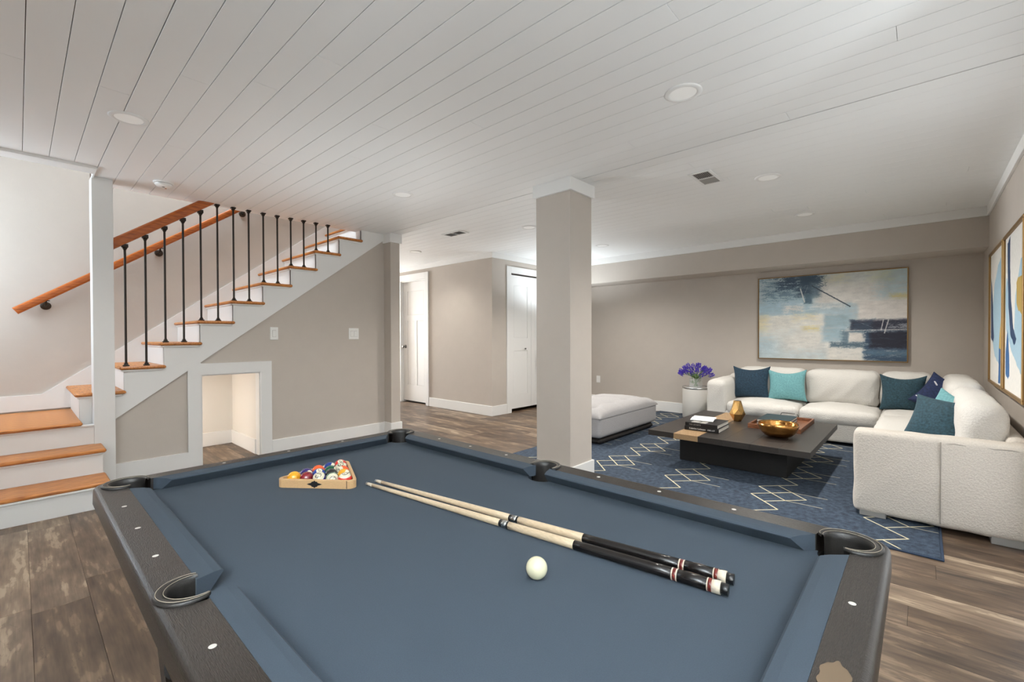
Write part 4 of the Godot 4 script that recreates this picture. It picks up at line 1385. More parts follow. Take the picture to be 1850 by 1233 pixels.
func build_sofa() -> void:
	var s := thing("sectional_sofa", "cream textured L shaped sectional sofa along the back and right walls", "sofa", Vector3(6.0, 0.0, -0.4))
	var o := Vector3(6.0, 0.0, -0.4)
	var sf := func(called: String, lo: Vector3, hi: Vector3, r: float, b: Vector3, m: Material, mid := 8, wr := 0.0) -> void:
		var st := nst(true)
		soft(st, (lo + hi) / 2 - o, hi - lo, r, b, Transform3D.IDENTITY, mid, wr)
		obj(called, st, m, s)
	# low frames under the two wings
	sf.call("base", Vector3(5.95, 0.045, -2.02), Vector3(6.86, 0.27, 0.46), 0.03, Vector3.ZERO, M.boucle)
	sf.call("base", Vector3(3.88, 0.045, -0.315), Vector3(5.97, 0.27, 0.46), 0.03, Vector3.ZERO, M.boucle)
	# arms
	sf.call("arm", Vector3(5.93, 0.045, -2.045), Vector3(6.86, 0.64, -1.80), 0.07, Vector3(0.0, 0.015, 0.015), M.boucle, 8, 0.003)
	sf.call("arm", Vector3(3.742, 0.035, -0.335), Vector3(3.905, 0.575, 0.462), 0.034, Vector3(0.012, 0.004, 0.0), M.boucle_shade, 26, 0.0022)
	# backs
	sf.call("back", Vector3(6.66, 0.2, -1.98), Vector3(6.865, 0.68, 0.46), 0.05, Vector3.ZERO, M.boucle)
	sf.call("back", Vector3(3.88, 0.2, 0.372), Vector3(6.86, 0.595, 0.466), 0.04, Vector3.ZERO, M.boucle_shade)
	# seat cushions: two on the back wing, the corner, one long on the right wing
	sf.call("seat_cushion", Vector3(5.925, 0.235, -1.80), Vector3(6.66, 0.385, -1.035), 0.055, Vector3(0.012, 0.045, 0.0), M.boucle, 14, 0.004)
	sf.call("seat_cushion", Vector3(5.925, 0.235, -1.03), Vector3(6.66, 0.385, -0.32), 0.055, Vector3(0.012, 0.045, 0.0), M.boucle, 14, 0.004)
	sf.call("seat_cushion", Vector3(5.915, 0.235, -0.315), Vector3(6.66, 0.395, 0.30), 0.05, Vector3(0.0, 0.03, 0.0), M.boucle, 14, 0.004)
	sf.call("seat_cushion", Vector3(3.91, 0.235, -0.315), Vector3(5.91, 0.395, 0.30), 0.05, Vector3(0.0, 0.03, 0.008), M.boucle, 20, 0.004)
	# back cushions
	for e in [[-1.80, -1.045], [-1.04, -0.345], [-0.34, 0.10]]:
		sf.call("back_cushion", Vector3(6.40, 0.385, e[0]), Vector3(6.70, 0.785, e[1]), 0.075, Vector3(0.05, 0.012, 0.0), M.boucle, 14, 0.005)
	sf.call("back_cushion", Vector3(5.25, 0.385, 0.165), Vector3(6.62, 0.795, 0.395), 0.085, Vector3(0.0, 0.006, 0.012), M.boucle, 14, 0.006)
	sf.call("back_cushion", Vector3(3.97, 0.385, 0.185), Vector3(5.245, 0.775, 0.395), 0.085, Vector3(0.0, 0.004, 0.010), M.boucle, 14, 0.006)
	# stitched seam on the near end panel, and the metal feet
	var st := nst(true)
	var pts := []
	for k in 12: pts.append(Vector3(3.736 - 0.010 * sin(PI * (k + 0.5) / 12.0), 0.06 + 0.495 * k / 11.0, 0.088) - o)
	tube(st, pts, 0.0028, 6)
	obj("seam", st, M.seam, s)
	pts = []
	for k in 24: pts.append(Vector3(3.7445, 0.548 + 0.003 * sin(k * 1.9), -0.305 + 0.745 * k / 23.0) - o)
	st = nst(true)
	tube(st, pts, 0.0028, 6)
	obj("seam", st, M.seam, s)
	for e in [[3.75, 3.87, -0.30, -0.165, 0.012], [3.75, 3.87, 0.30, 0.45, 0.0], [5.97, 6.1, -1.98, -1.84, 0.012], [6.6, 6.72, 0.28, 0.42, 0.0], [6.6, 6.72, -1.98, -1.84, 0.012], [5.4, 5.52, -0.29, -0.17, 0.012]]:
		st = nst()
		bx(st, e[0] - 6.0, e[1] - 6.0, e[4] + 0.0005, 0.05, e[2] + 0.4, e[3] + 0.4, 0.003)
		obj("foot", st, M.legmetal, s)

func put_pillow(called: String, label: String, at: Vector3, yaw: float, tilt: float, roll: float, w: float, h: float, t: float, m: Material, slump := 0.0) -> Node3D:
	var p := thing(called, label, "throw pillow", at, 0.0, "throw pillows on the sofa")
	p.basis = Basis(Vector3.UP, yaw) * Basis(Vector3.RIGHT, tilt) * Basis(Vector3(0, 0, 1), roll)
	var st := nst(true)
	pillow(st, w, h, t, 22, slump)
	obj("cover", st, m, p)
	st = nst(true)
	var pts := []
	for k in 61:
		var a := k / 60.0 * 4.0
		var side := int(a) % 4
		var f := sin(((a - int(a)) * 2 - 1) * PI / 2) if k < 60 else -1.0
		var u: float = [f, 1.0, -f, -1.0][side]
		var v: float = [-1.0, f, 1.0, -f][side]
		pts.append(Vector3(u * w / 2 * (1 - 0.13 * (1 - v * v)), v * h / 2 * (1 - 0.11 * (1 - u * u)) + h / 2 - slump * (1 - u * u) * (v + 1) * 0.5, 0))
	tube(st, pts, 0.003, 5, false)
	obj("piping", st, m, p)
	return p

func build_pillows() -> void:
	# back wing: pillows face -x (yaw -90) and lean back against the cushions
	put_pillow("throw_pillow", "navy blue velvet throw pillow against the left sofa arm", Vector3(6.27, 0.405, -1.61), -PI / 2 - 0.06, -0.20, 0.03, 0.44, 0.41, 0.15, M.navyblue, 0.03)
	put_pillow("throw_pillow", "pale aqua throw pillow second from the left on the sofa", Vector3(6.27, 0.412, -1.205), -PI / 2 + 0.05, -0.20, 0.03, 0.41, 0.38, 0.14, M.aqua, 0.035)
	put_pillow("throw_pillow", "dark teal velvet throw pillow beside the striped one in the sofa corner", Vector3(6.27, 0.40, -0.145), -PI / 2 + 0.02, -0.20, 0.0, 0.38, 0.385, 0.14, M.teal, 0.03)
	# striped pillow turned on its corner: cover with sewn white stripes
	var p := put_pillow("throw_pillow", "navy throw pillow with white stripes leaning in the sofa corner", Vector3(6.15, 0.44, 0.045), -PI / 2 + 0.15, -0.22, -0.62, 0.36, 0.36, 0.15, pillow_mat(c8(36, 48, 84), 89, 0.3), 0.0)
	for c in p.get_children():
		if c.name.begins_with("cover"):
			var sm := mat(Color(1, 1, 1), 0.85)
			sm.albedo_texture = stripe_tex()
			c.mesh.surface_set_material(0, sm)
	# right wing: pillows lean against the right back cushions, facing -z and the camera
	put_pillow("throw_pillow", "aqua throw pillow tucked behind the dark green one on the right wing", Vector3(4.80, 0.41, 0.075), PI + 0.95, -0.28, -0.42, 0.36, 0.345, 0.11, M.aqua, 0.0)
	put_pillow("throw_pillow", "dark green velvet throw pillow nearest the camera on the right wing", Vector3(4.50, 0.402, 0.06), PI + 1.12, -0.42, -0.10, 0.40, 0.355, 0.16, M.teal, 0.0)
	put_pillow("throw_pillow", "cream pillow edge showing behind the dark green pillow", Vector3(4.86, 0.41, 0.14), PI + 0.45, -0.30, 0.0, 0.32, 0.32, 0.09, M.cream, 0.0)

func stripe_tex() -> ImageTexture:
	var im := Image.create(160, 220, false, Image.FORMAT_RGB8)
	var n := noise(0.08, 221, 3)
	var lines := [[0.60, 0.08, 0.55, 0.62, 0.022], [0.64, 0.60, 0.66, 0.46, 0.014], [0.66, 0.46, 1.0, 0.42, 0.022], [0.08, 0.80, 0.50, 0.82, 0.022], [0.16, 0.24, 0.24, 0.30, 0.02], [0.60, 0.05, 0.68, 0.05, 0.018]]
	for y in 220:
		for x in 160:
			var b := 1.0 + 0.25 * n.get_noise_2d(x, y)
			var col := c8(34, 46, 82)
			for l in lines:
				if seg_d(Vector2(x / 160.0 * 0.72, y / 220.0), Vector2(l[0] * 0.72, l[1]), Vector2(l[2] * 0.72, l[3])) < l[4] * 0.8: col = c8(206, 204, 208)
			im.set_pixel(x, y, Color(col.r * b, col.g * b, col.b * b).clamp())
	return ImageTexture.create_from_image(im)

func build_coffee_table() -> void:
	var t := thing("coffee_table", "low dark wood coffee table with one tan wood stripe on the rug", "coffee table", Vector3(4.67, 0.012, -1.243))
	var o := Vector3(4.67, 0.012, -1.243)
	var yt := 0.33 - o.y
	# boards of the top run along x; the second from the left is tan
	var edges := [-1.88, -1.64, -1.427, -1.222, -1.016, -0.811, -0.606]
	for k in 6:
		var st := nst()
		bx(st, 3.945 - o.x, 5.395 - o.x, yt - 0.048, yt, edges[k] + 0.0003 - o.z, edges[k + 1] - 0.0003 - o.z, 0.0008)
		obj("board", st, M.tan if k == 1 else M.ash, t)
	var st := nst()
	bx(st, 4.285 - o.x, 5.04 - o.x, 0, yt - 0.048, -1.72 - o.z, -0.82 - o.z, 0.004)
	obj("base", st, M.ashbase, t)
	# two black books, one on the other, spines towards the camera
	var bk := [[0.0, "lower of the two black books stacked on the coffee table", 0.30, 0.345, 0.036, 0.0], [0.036, "upper of the two black books, with a print on its cover, under the open pages", 0.285, 0.33, 0.034, -0.03]]
	for k in 2:
		var e: Array = bk[k]
		var hgt: float = e[4]
		var b := thing("book", e[1], "book", Vector3(4.345, 0.33 + e[0] + 0.0004, -1.484), 0.04 + e[5], "black books on the coffee table")
		var L: float = e[2]
		var D: float = e[3]
		st = nst()
		bx(st, -D / 2, D / 2, 0, 0.003, -L / 2, L / 2, 0.001)
		bx(st, -D / 2, D / 2, hgt - 0.003, hgt, -L / 2, L / 2, 0.001)
		bx(st, -D / 2, -D / 2 + 0.003, 0.003, hgt - 0.003, -L / 2, L / 2)
		obj("cover", st, M.bookblack, b)
		st = nst()
		bx(st, -D / 2 + 0.004, D / 2 - 0.005, 0.0031, hgt - 0.0031, -L / 2 + 0.005, L / 2 - 0.005)
		obj("pages", st, M.pages, b)
		# spine lettering reads along z, on the -x face
		var face := Basis(Vector3(0, 0, 1), Vector3(0, 1, 0), Vector3(-1, 0, 0))
		if k == 0:
			lettering("Fabrice Lefaure", 0.019, M.paper, b, Transform3D(face, Vector3(-D / 2 - 0.0004, hgt / 2, -0.035)), "Droid Serif")
			lettering("ONE LOT", 0.016, M.paper, b, Transform3D(face, Vector3(-D / 2 - 0.0004, hgt / 2, 0.085)))
		else:
			lettering("THE QUARTS", 0.017, M.print_gray, b, Transform3D(face, Vector3(-D / 2 - 0.0004, hgt / 2, -0.055)), "Droid Serif")
			st = nst()
			bx(st, -0.14, -0.06, hgt + 0.0002, hgt + 0.0007, -0.10, -0.03)
			bx(st, -0.15, -0.05, hgt + 0.0002, hgt + 0.0007, -0.02, 0.035)
			obj("cover_print", st, M.print_gray, b)
	t = thing("magazine", "open white magazine lying across the black books", "magazine", Vector3(4.42, 0.403, -1.535), 0.12)
	for sg: float in [-1.0, 1.0]:
		st = nst(true)
		var g := []
		for i in 13:
			var u := i / 12.0
			g.append(Vector3(sg * 0.125 * u, 0.004 + 0.016 * sin(pow(u, 0.6) * PI) * (1.0 - 0.4 * u), 0))
		for i in 12:
			for hh in [[0.0, 1.0], [-0.004, -1.0]]:
				var dy := Vector3(0, hh[0], 0)
				var a: Vector3 = g[i] + dy + Vector3(0, 0, -0.10); var b: Vector3 = g[i + 1] + dy + Vector3(0, 0, -0.10)
				var c: Vector3 = g[i + 1] + dy + Vector3(0, 0, 0.10); var d: Vector3 = g[i] + dy + Vector3(0, 0, 0.10)
				tri(st, a, b, c, Vector3(0, hh[1], 0)); tri(st, a, c, d, Vector3(0, hh[1], 0))
		obj("page", st, M.paper, t)
	# faceted vase
	t = thing("faceted_vase", "brass faceted geometric vase on the coffee table near the sofa", "vase", Vector3(4.93, 0.33, -1.385), 0.35)
	st = nst()
	facets(st, [[0.036, 0.0, 0.0], [0.074, 0.075, 0.5], [0.062, 0.125, 0.0], [0.034, 0.208, 0.5]], 6)
	obj("body", st, M.brass, t)
	st = nst()
	var hole := []
	for k in 6: hole.append(Vector3(cos(TAU * (k + 0.5) / 6) * 0.027, 0.2085, sin(TAU * (k + 0.5) / 6) * 0.027))
	fan(st, hole, Vector3.UP)  # dark disc on the closed top, painted as the shaded opening
	obj("mouth_shade", st, M.dark, t)
	# bowl
	t = thing("bowl", "wide shiny bronze bowl on the coffee table", "bowl", Vector3(4.375, 0.33, -0.905))
	st = nst(true)
	var prof := [Vector2(0.0, 0.0)]
	for k in 11:
		var a := k / 10.0 * PI / 2
		prof.append(Vector2(0.045 + 0.108 * sin(a), 0.002 + 0.118 * (1.0 - cos(a))))
	prof.append(Vector2(0.151, 0.1225))
	for k in 11:
		var a := (10 - k) / 10.0 * PI / 2
		prof.append(Vector2(0.042 * (1.0 if k < 10 else 0.0) + 0.106 * sin(a), 0.010 + 0.111 * (1.0 - cos(a))))
	lathe(st, prof, 48)
	obj("shell", st, M.bowl, t)
	# tray with handles
	t = thing("serving_tray", "brown wooden serving tray with thin metal handles behind the bronze bowl", "tray", Vector3(4.985, 0.33, -1.0), 0.0)
	st = nst()
	bx(st, -0.34, 0.34, 0.0, 0.012, -0.215, 0.215)
	obj("bottom", st, M.walnut, t)
	for e in [[-0.34, -0.325, -0.215, 0.215], [0.325, 0.34, -0.215, 0.215], [-0.325, 0.325, -0.215, -0.2], [-0.325, 0.325, 0.2, 0.215]]:
		st = nst()
		bx(st, e[0], e[1], 0.012, 0.042, e[2], e[3], 0.002)
		obj("rim_board", st, M.walnut, t)
	for sg: float in [-1.0, 1.0]:
		st = nst(true)
		tube(st, [Vector3(sg * 0.333, 0.03, -0.085), Vector3(sg * 0.333, 0.068, -0.07), Vector3(sg * 0.333, 0.072, -0.06), Vector3(sg * 0.333, 0.072, 0.06), Vector3(sg * 0.333, 0.068, 0.07), Vector3(sg * 0.333, 0.03, 0.085)], 0.004, 8)
		obj("handle", st, M.nickel, t)
	t = thing("book", "dark teal book lying in the wooden serving tray", "book", Vector3(5.02, 0.3425, -1.045), 0.0)
	for k in 2:
		st = nst()
		var y0 := 0.026 * k
		bx(st, -0.2, 0.2, y0, y0 + 0.003, -0.135, 0.135, 0.001)
		bx(st, -0.2, 0.2, y0 + 0.022, y0 + 0.025, -0.135, 0.135, 0.001)
		bx(st, -0.2, 0.2, y0 + 0.003, y0 + 0.022, -0.135, -0.132)
		obj("cover", st, M.bookteal, t)
		st = nst()
		bx(st, -0.195, 0.195, y0 + 0.0031, y0 + 0.0219, -0.1315, 0.13)
		obj("pages", st, M.pages, t)

# rings of [radius, height, twist] joined by flat triangles
func facets(st: SurfaceTool, rings: Array, n: int) -> void:
	var pt := func(r: Array, k: int) -> Vector3: return Vector3(cos(TAU * (k + r[2]) / n) * r[0], r[1], sin(TAU * (k + r[2]) / n) * r[0])
	for j in rings.size() - 1:
		for k in n:
			var a: Array = rings[j]
			var b: Array = rings[j + 1]
			var k2 := k + 1
			var sh := 0 if b[2] > a[2] else 1
			var p: Vector3 = pt.call(a, k); var q: Vector3 = pt.call(a, k2)
			var r: Vector3 = pt.call(b, k + sh) ; var s: Vector3 = pt.call(b, k + sh + (1 if sh == 0 else -1))
			if sh == 0:
				s = pt.call(b, k - 1)
				tri(st, p, q, r, (p + q + r) - Vector3(0, (p + q + r).y * 0.9, 0))
				tri(st, p, r, s, (p + r + s) - Vector3(0, (p + r + s).y * 0.9, 0))
			else:
				s = pt.call(b, k)
				tri(st, p, q, r, (p + q + r) - Vector3(0, (p + q + r).y * 0.9, 0))
				tri(st, p, r, s, (p + r + s) - Vector3(0, (p + r + s).y * 0.9, 0))
	var bot := []
	var top := []
	for k in n:
		bot.append(pt.call(rings[0], k))
		top.append(pt.call(rings[-1], k))
	fan(st, bot, Vector3.DOWN)
	fan(st, top, Vector3.UP)

# ------------------------------------------------------------------ pool table
const TC := Vector3(0.81, 0.0, -1.09)   # centre of the table on the floor
const CLOTH := 0.65

# pocket frame: position on the table, direction towards the table's middle, half width and reach of the collar
func pockets() -> Array:
	var out := []
	for sx: float in [-1.0, 1.0]:
		for sz: float in [-1.0, 1.0]:
			out.append([Vector2(sx * 0.556, sz * 0.957), Vector2(-sx, -sz).normalized(), 1.0, false])
		out.append([Vector2(sx * 0.566, 0.0), Vector2(-sx, 0), 1.0, true])
	return out

func build_pool_table() -> void:
	var t := thing("pool_table", "dark wood pool table with blue cloth and black leather pockets in the foreground", "pool table", TC)
	# bed with pocket holes
	var bed := [PackedVector2Array([Vector2(-0.56, -0.955), Vector2(0.56, -0.955), Vector2(0.56, 0.955), Vector2(-0.56, 0.955)])]
	for p in pockets():
		var c: Vector2 = p[0]
		bed = Geometry2D.clip_polygons(bed[0], circle(c - p[1] * (-0.004 if p[3] else -0.006), 0.056, 28))
	var st := nst()
	prism(st, bed[0], CLOTH - 0.028, CLOTH, plan())
	obj("cloth_bed", st, M.cloth, t)
	# cushions: cross-section (distance out from the nose, height above the cloth)
	var sec := [Vector2(0.0, 0.0345), Vector2(0.004, 0.0375), Vector2(0.020, 0.0400), Vector2(0.054, 0.0405), Vector2(0.0545, 0.0), Vector2(0.030, 0.0), Vector2(0.001, 0.0315)]
	for sx: float in [-1.0, 1.0]:
		# long rails in two halves; y along z: from the side pocket to the corner
		for sz: float in [-1.0, 1.0]:
			cushion(t, sec, Vector3(sx * 0.508, 0, 0), Vector3(sx, 0, 0), Vector3(0, 0, sz), 0.052, 0.846, -0.32, -0.82)
		cushion(t, sec, Vector3(0, 0, sx * 0.914), Vector3(0, 0, sx), Vector3(1, 0, 0), -0.440, 0.440, -0.82, -0.82)
	# wooden rails, cut round the pockets
	var outer := rrect(-0.632, 0.632, -1.026, 1.026, 0.05, 6)
	var inner := PackedVector2Array([Vector2(-0.5625, -0.9685), Vector2(0.5625, -0.9685), Vector2(0.5625, 0.9685), Vector2(-0.5625, 0.9685)])
	var fields := [
		[PackedVector2Array([Vector2(-0.7, -1.1), Vector2(-0.5625, -1.1), Vector2(-0.5625, -0.0008), Vector2(-0.7, -0.0008)]), M.rail_z],
		[PackedVector2Array([Vector2(-0.7, 0.0008), Vector2(-0.5625, 0.0008), Vector2(-0.5625, 1.1), Vector2(-0.7, 1.1)]), M.rail_z],
		[PackedVector2Array([Vector2(0.5625, -1.1), Vector2(0.7, -1.1), Vector2(0.7, -0.0008), Vector2(0.5625, -0.0008)]), M.rail_z],
		[PackedVector2Array([Vector2(0.5625, 0.0008), Vector2(0.7, 0.0008), Vector2(0.7, 1.1), Vector2(0.5625, 1.1)]), M.rail_z],
		[PackedVector2Array([Vector2(-0.5617, -1.1), Vector2(0.5617, -1.1), Vector2(0.5617, -0.9685), Vector2(-0.5617, -0.9685)]), M.rail_x],
		[PackedVector2Array([Vector2(-0.5617, 0.9685), Vector2(0.5617, 0.9685), Vector2(0.5617, 1.1), Vector2(-0.5617, 1.1)]), M.rail_x]]
	for f in fields:
		var pieces := Geometry2D.intersect_polygons(outer, f[0])
		for p in pockets():
			var nxt := []
			for q in pieces: nxt.append_array(Geometry2D.clip_polygons(q, circle(p[0], 0.0655, 28)))
			pieces.assign(nxt)
		st = nst()
		for q in pieces: prism(st, q, CLOTH - 0.02, CLOTH + 0.0405, plan())
		obj("rail", st, f[1], t)
	# rounded outer edge that runs round the whole table and turns under
	st = nst(true)
	var prof := [Vector2(-0.013, 0.0405), Vector2(-0.007, 0.039), Vector2(-0.002, 0.0345), Vector2(0.0, 0.026), Vector2(0.001, -0.012), Vector2(-0.004, -0.024), Vector2(-0.02, -0.036), Vector2(-0.06, -0.075), Vector2(-0.065, -0.19)]
	var ring := rrect(-0.645, 0.645, -1.039, 1.039, 0.062, 8)
	for j in ring.size():
		var j1 := (j + 1) % ring.size()
		for k in prof.size() - 1:
			var g := []
			for e in [[j, k], [j1, k], [j1, k + 1], [j, k + 1]]:
				var v: Vector2 = ring[e[0]]
				var cc := Vector2(clampf(v.x, -0.583, 0.583), clampf(v.y, -0.977, 0.977))
				var d := (v - cc).normalized()
				if absf(v.x) < 0.58: d = Vector2(0, signf(v.y))
				elif absf(v.y) < 0.97: d = Vector2(signf(v.x), 0)
				var w: Vector2 = v + d * prof[e[1]].x
				g.append(Vector3(w.x, CLOTH + prof[e[1]].y, w.y))
			var mid: Vector3 = (g[0] + g[2]) / 2
			tri(st, g[0], g[1], g[2], Vector3(mid.x, 0.3 if k < 3 else -0.1, mid.z * 0.6))
			tri(st, g[0], g[2], g[3], Vector3(mid.x, 0.3 if k < 3 else -0.1, mid.z * 0.6))
	obj("apron", st, M.rail_z, t)
	st = nst()
	bx(st, -0.57, 0.57, 0.42, 0.60, -0.965, 0.965, 0.006)
	obj("cabinet", st, M.rail_z, t)
	for sx: float in [-1.0, 1.0]:
		for sz: float in [-1.0, 1.0]:
			st = nst()
			var xf := Transform3D(Basis.IDENTITY, Vector3(sx * 0.44, 0, sz * 0.82))
			var lo := [Vector3(-0.045, 0.0, -0.045), Vector3(0.045, 0.0, -0.045), Vector3(0.045, 0.0, 0.045), Vector3(-0.045, 0.0, 0.045)]
			var hi := [Vector3(-0.075, 0.42, -0.075), Vector3(0.075, 0.42, -0.075), Vector3(0.075, 0.42, 0.075), Vector3(-0.075, 0.42, 0.075)]
			for k in 4: fan(st, [xf * lo[k], xf * lo[(k + 1) % 4], xf * hi[(k + 1) % 4], xf * hi[k]], lo[k] + lo[(k + 1) % 4])
			fan(st, lo.map(func(v): return xf * v), Vector3.DOWN)
			obj("leg", st, M.rail_z, t)
	# leather pocket collars
	for p in pockets():
		var c: Vector2 = p[0]
		var din: Vector2 = p[1]
		var side: bool = p[3]
		var outw := -din
		var across := Vector2(-outw.y, outw.x)
		var a_max := 1.74 if side else 2.4
		var path := []          # unit directions of the collar's horseshoe with straight ends
		var n := 30
		for k in n + 1: path.append(lerpf(-a_max, a_max, float(k) / n))
		var sxx := 1.06 if side else 1.0
		var wid := 0.96 if side else 1.0
		var at := func(a: float, r: float, y: float) -> Vector3:
			var v := c + outw * cos(a) * r * sxx + across * sin(a) * r * wid
			return Vector3(v.x, CLOTH + y, v.y)
		var pr := [Vector2(0.046, -0.11), Vector2(0.0475, 0.028), Vector2(0.0495, 0.040), Vector2(0.0535, 0.0455), Vector2(0.062, 0.0475), Vector2(0.0685, 0.0465), Vector2(0.0715, 0.044), Vector2(0.0715, 0.0405)]
		st = nst(true)
		for k in n:
			for j in pr.size() - 1:
				var sc0 := 1.0; var sc1 := 1.0
				# the collar narrows to nothing at the two ends
				var taper := func(a: float, r: float) -> float:
					var e := clampf((a_max - absf(a)) / 0.9, 0.0, 1.0)
					return 0.046 + (r - 0.046) * (0.25 + 0.75 * sqrt(e))
				var g := [at.call(path[k], taper.call(path[k], pr[j].x), pr[j].y), at.call(path[k + 1], taper.call(path[k + 1], pr[j].x), pr[j].y), at.call(path[k + 1], taper.call(path[k + 1], pr[j + 1].x), pr[j + 1].y), at.call(path[k], taper.call(path[k], pr[j + 1].x), pr[j + 1].y)]
				var mid: Vector3 = (g[0] + g[2]) / 2
				var rad := Vector3(mid.x - c.x, 0, mid.z - c.y).normalized()
				var o := (-rad if j < 2 else (-rad * 0.4 + Vector3.UP if j < 4 else (Vector3.UP + rad * 0.4 if j < 6 else rad)))
				tri(st, g[0], g[1], g[2], o)
				tri(st, g[0], g[2], g[3], o)
		var pk := obj("pocket_collar", st, M.leather, t)
		for rr in [[0.0665, 0.0478], [0.0545, 0.0468]]:
			st = nst(true)
			var pts := []
			for k in n + 1:
				var a: float = path[k] * 0.97
				var e := clampf((a_max - absf(a)) / 0.9, 0.0, 1.0)
				pts.append(at.call(a, 0.046 + (rr[0] - 0.046) * (0.25 + 0.75 * sqrt(e)), rr[1]))
			tube(st, pts, 0.0007, 5)
			obj("stitching", st, M.stitch, pk)
		st = nst()
		var disc := []
		for k in 20: disc.append(Vector3(c.x + cos(TAU * k / 20) * 0.056, CLOTH - 0.11, c.y + sin(TAU * k / 20) * 0.056))
		fan(st, disc, Vector3.UP)
		obj("pocket_floor", st, M.dark, pk)
		st = nst(true)
		for k in 20:
			var a0 := TAU * k / 20; var a1 := TAU * (k + 1) / 20
			var q0 := Vector3(c.x + cos(a0) * 0.058, 0, c.y + sin(a0) * 0.058); var q1 := Vector3(c.x + cos(a1) * 0.058, 0, c.y + sin(a1) * 0.058)
			var o := Vector3(c.x, 0, c.y) - q0
			var u := Vector3(0, CLOTH - 0.006, 0); var d := Vector3(0, CLOTH - 0.11, 0)
			tri(st, q0 + d, q1 + d, q1 + u, o); tri(st, q0 + d, q1 + u, q0 + u, o)
		obj("pocket_wall", st, M.dark, pk)
	# sights
	var dots := []
	for k in range(-3, 4):
		if k == 0: continue
		for sx: float in [-1.0, 1.0]: dots.append(Vector2(sx * 0.599, k * 0.2285))
	for k in [-1, 0, 1]:
		dots.append(Vector2(k * 0.252, -0.999))
		if k: dots.append(Vector2(k * 0.252, 0.995))
	for v in dots:
		st = nst()
		lathe(st, [Vector2(0.0065, 0.0), Vector2(0.0062, 0.0006), Vector2(0.0, 0.0007)], 18, Transform3D(Basis.IDENTITY, Vector3(v.x, CLOTH + 0.0402, v.y)))
		obj("sight", st, M.pearl, t)
	# scalloped maker's plate on the near short rail
	st = nst()
	var pl := PackedVector2Array()
	for k in 64:
		var a := TAU * k / 64
		var r := 1.0 + 0.07 * cos(6 * a) + 0.05 * cos(10 * a)
		pl.append(Vector2(cos(a) * 0.043 * r, 0.9965 + sin(a) * 0.020 * r))
	prism(st, pl, CLOTH + 0.040, CLOTH + 0.0413, plan())
	obj("name_plate", st, M.plate, t)

# one cushion: at = a point under the middle of the nose line, out = away from the play, along = its length; e0, e1 = slopes of the two ends
func cushion(t: Node, sec: Array, at: Vector3, out: Vector3, along: Vector3, a0: float, a1: float, e0: float, e1: float) -> void:
	var st := nst()
	var A := []
	var B := []
	for p: Vector2 in sec:
		var q := at + out * p.x + Vector3(0, CLOTH + p.y, 0)
		var grow := p.x
		A.append(q + along * (a0 + e0 * grow * -1.0 * -1.0))
		B.append(q + along * (a1 - e1 * grow))
	var n := sec.size()
	var mid := Vector3.ZERO
	for v in A: mid += v / (2 * n)
	for v in B: mid += v / (2 * n)
	for k in n:
		var k1 := (k + 1) % n
		var d: Vector2 = sec[k1] - sec[k]
		# the section runs clockwise from the nose over the top
		var o := out * -d.y + Vector3(0, d.x, 0)
		fan(st, [A[k], A[k1], B[k1], B[k]], o)
	for e in [[A, -along], [B, along]]:
		var tri_i := Geometry2D.triangulate_polygon(PackedVector2Array(sec))
		for k in range(0, tri_i.size(), 3): tri(st, e[0][tri_i[k]], e[0][tri_i[k + 1]], e[0][tri_i[k + 2]], e[1])
	obj("cushion", st, M.cloth, t)

const DIGITS := {"0": [14,17,19,21,25,17,14], "1": [4,12,4,4,4,4,14], "2": [14,17,1,2,4,8,31], "3": [31,2,4,2,1,17,14], "4": [2,6,10,18,31,2,2], "5": [31,16,30,1,1,17,14], "6": [6,8,16,30,17,17,14], "7": [31,1,2,4,8,8,8], "8": [14,17,17,14,17,17,14], "9": [14,17,17,15,1,2,12]}

# azimuthal picture of a ball about its number: white cap with the number, then the ball's own colour or stripe
func ball_tex(n: int, col: Color) -> ImageTexture:
	var S := 192
	var im := Image.create(S, S, false, Image.FORMAT_RGB8)
	var cream := c8(236, 228, 200)
	for y in S:
		for x in S:
			var v := Vector2(x + 0.5 - S / 2.0, y + 0.5 - S / 2.0) / (S / 2.0)
			var th := v.length() * 180.0
			var c := col
			if n > 8 and (th < 58 or th > 122): c = cream
			if th < 26: c = cream
			if n > 8 and th > 22 and th < 27: c = c8(40, 36, 34)
			if n == 0: c = c8(238, 232, 196)
			im.set_pixel(x, y, c)
	if n > 0:
		var s := str(n)
		var px := 2
		var w := s.length() * 6 - 1
		for k in s.length():
			for r in 7:
				for b in 5:
					if (DIGITS[s[k]][r] >> (4 - b)) & 1:
						im.fill_rect(Rect2i(S / 2 - w * px / 2 + (k * 6 + b) * px, S / 2 - 7 * px / 2 + r * px, px, px), c8(24, 22, 22))
	return ImageTexture.create_from_image(im)

func ball_mesh(R: float) -> ArrayMesh:
	var st := nst(true)
	var n := 32
	var m := 24
	var v := func(i: int, j: int) -> Array:
		var th := PI * j / m
		var ph := TAU * i / n
		return [Vector3(sin(th) * cos(ph), cos(th), sin(th) * sin(ph)) * R, Vector2(0.5, 0.5) + Vector2(cos(ph), sin(ph)) * 0.5 * th / PI]
	for i in n:
		for j in m:
			var q := [v.call(i, j), v.call(i + 1, j), v.call(i + 1, j + 1), v.call(i, j + 1)]
			for T in [[0, 1, 2], [0, 2, 3]]:
				var a: Vector3 = q[T[0]][0]; var b: Vector3 = q[T[1]][0]; var c: Vector3 = q[T[2]][0]
				if (b - a).cross(c - a).length() < 1e-12: continue
				var order: Array = T if (b - a).cross(c - a).dot(a + b + c) < 0 else [T[0], T[2], T[1]]
				for k in order:
					st.set_uv(q[k][1])
					st.set_normal(q[k][0].normalized())
					st.add_vertex(q[k][0])
	return st.commit()

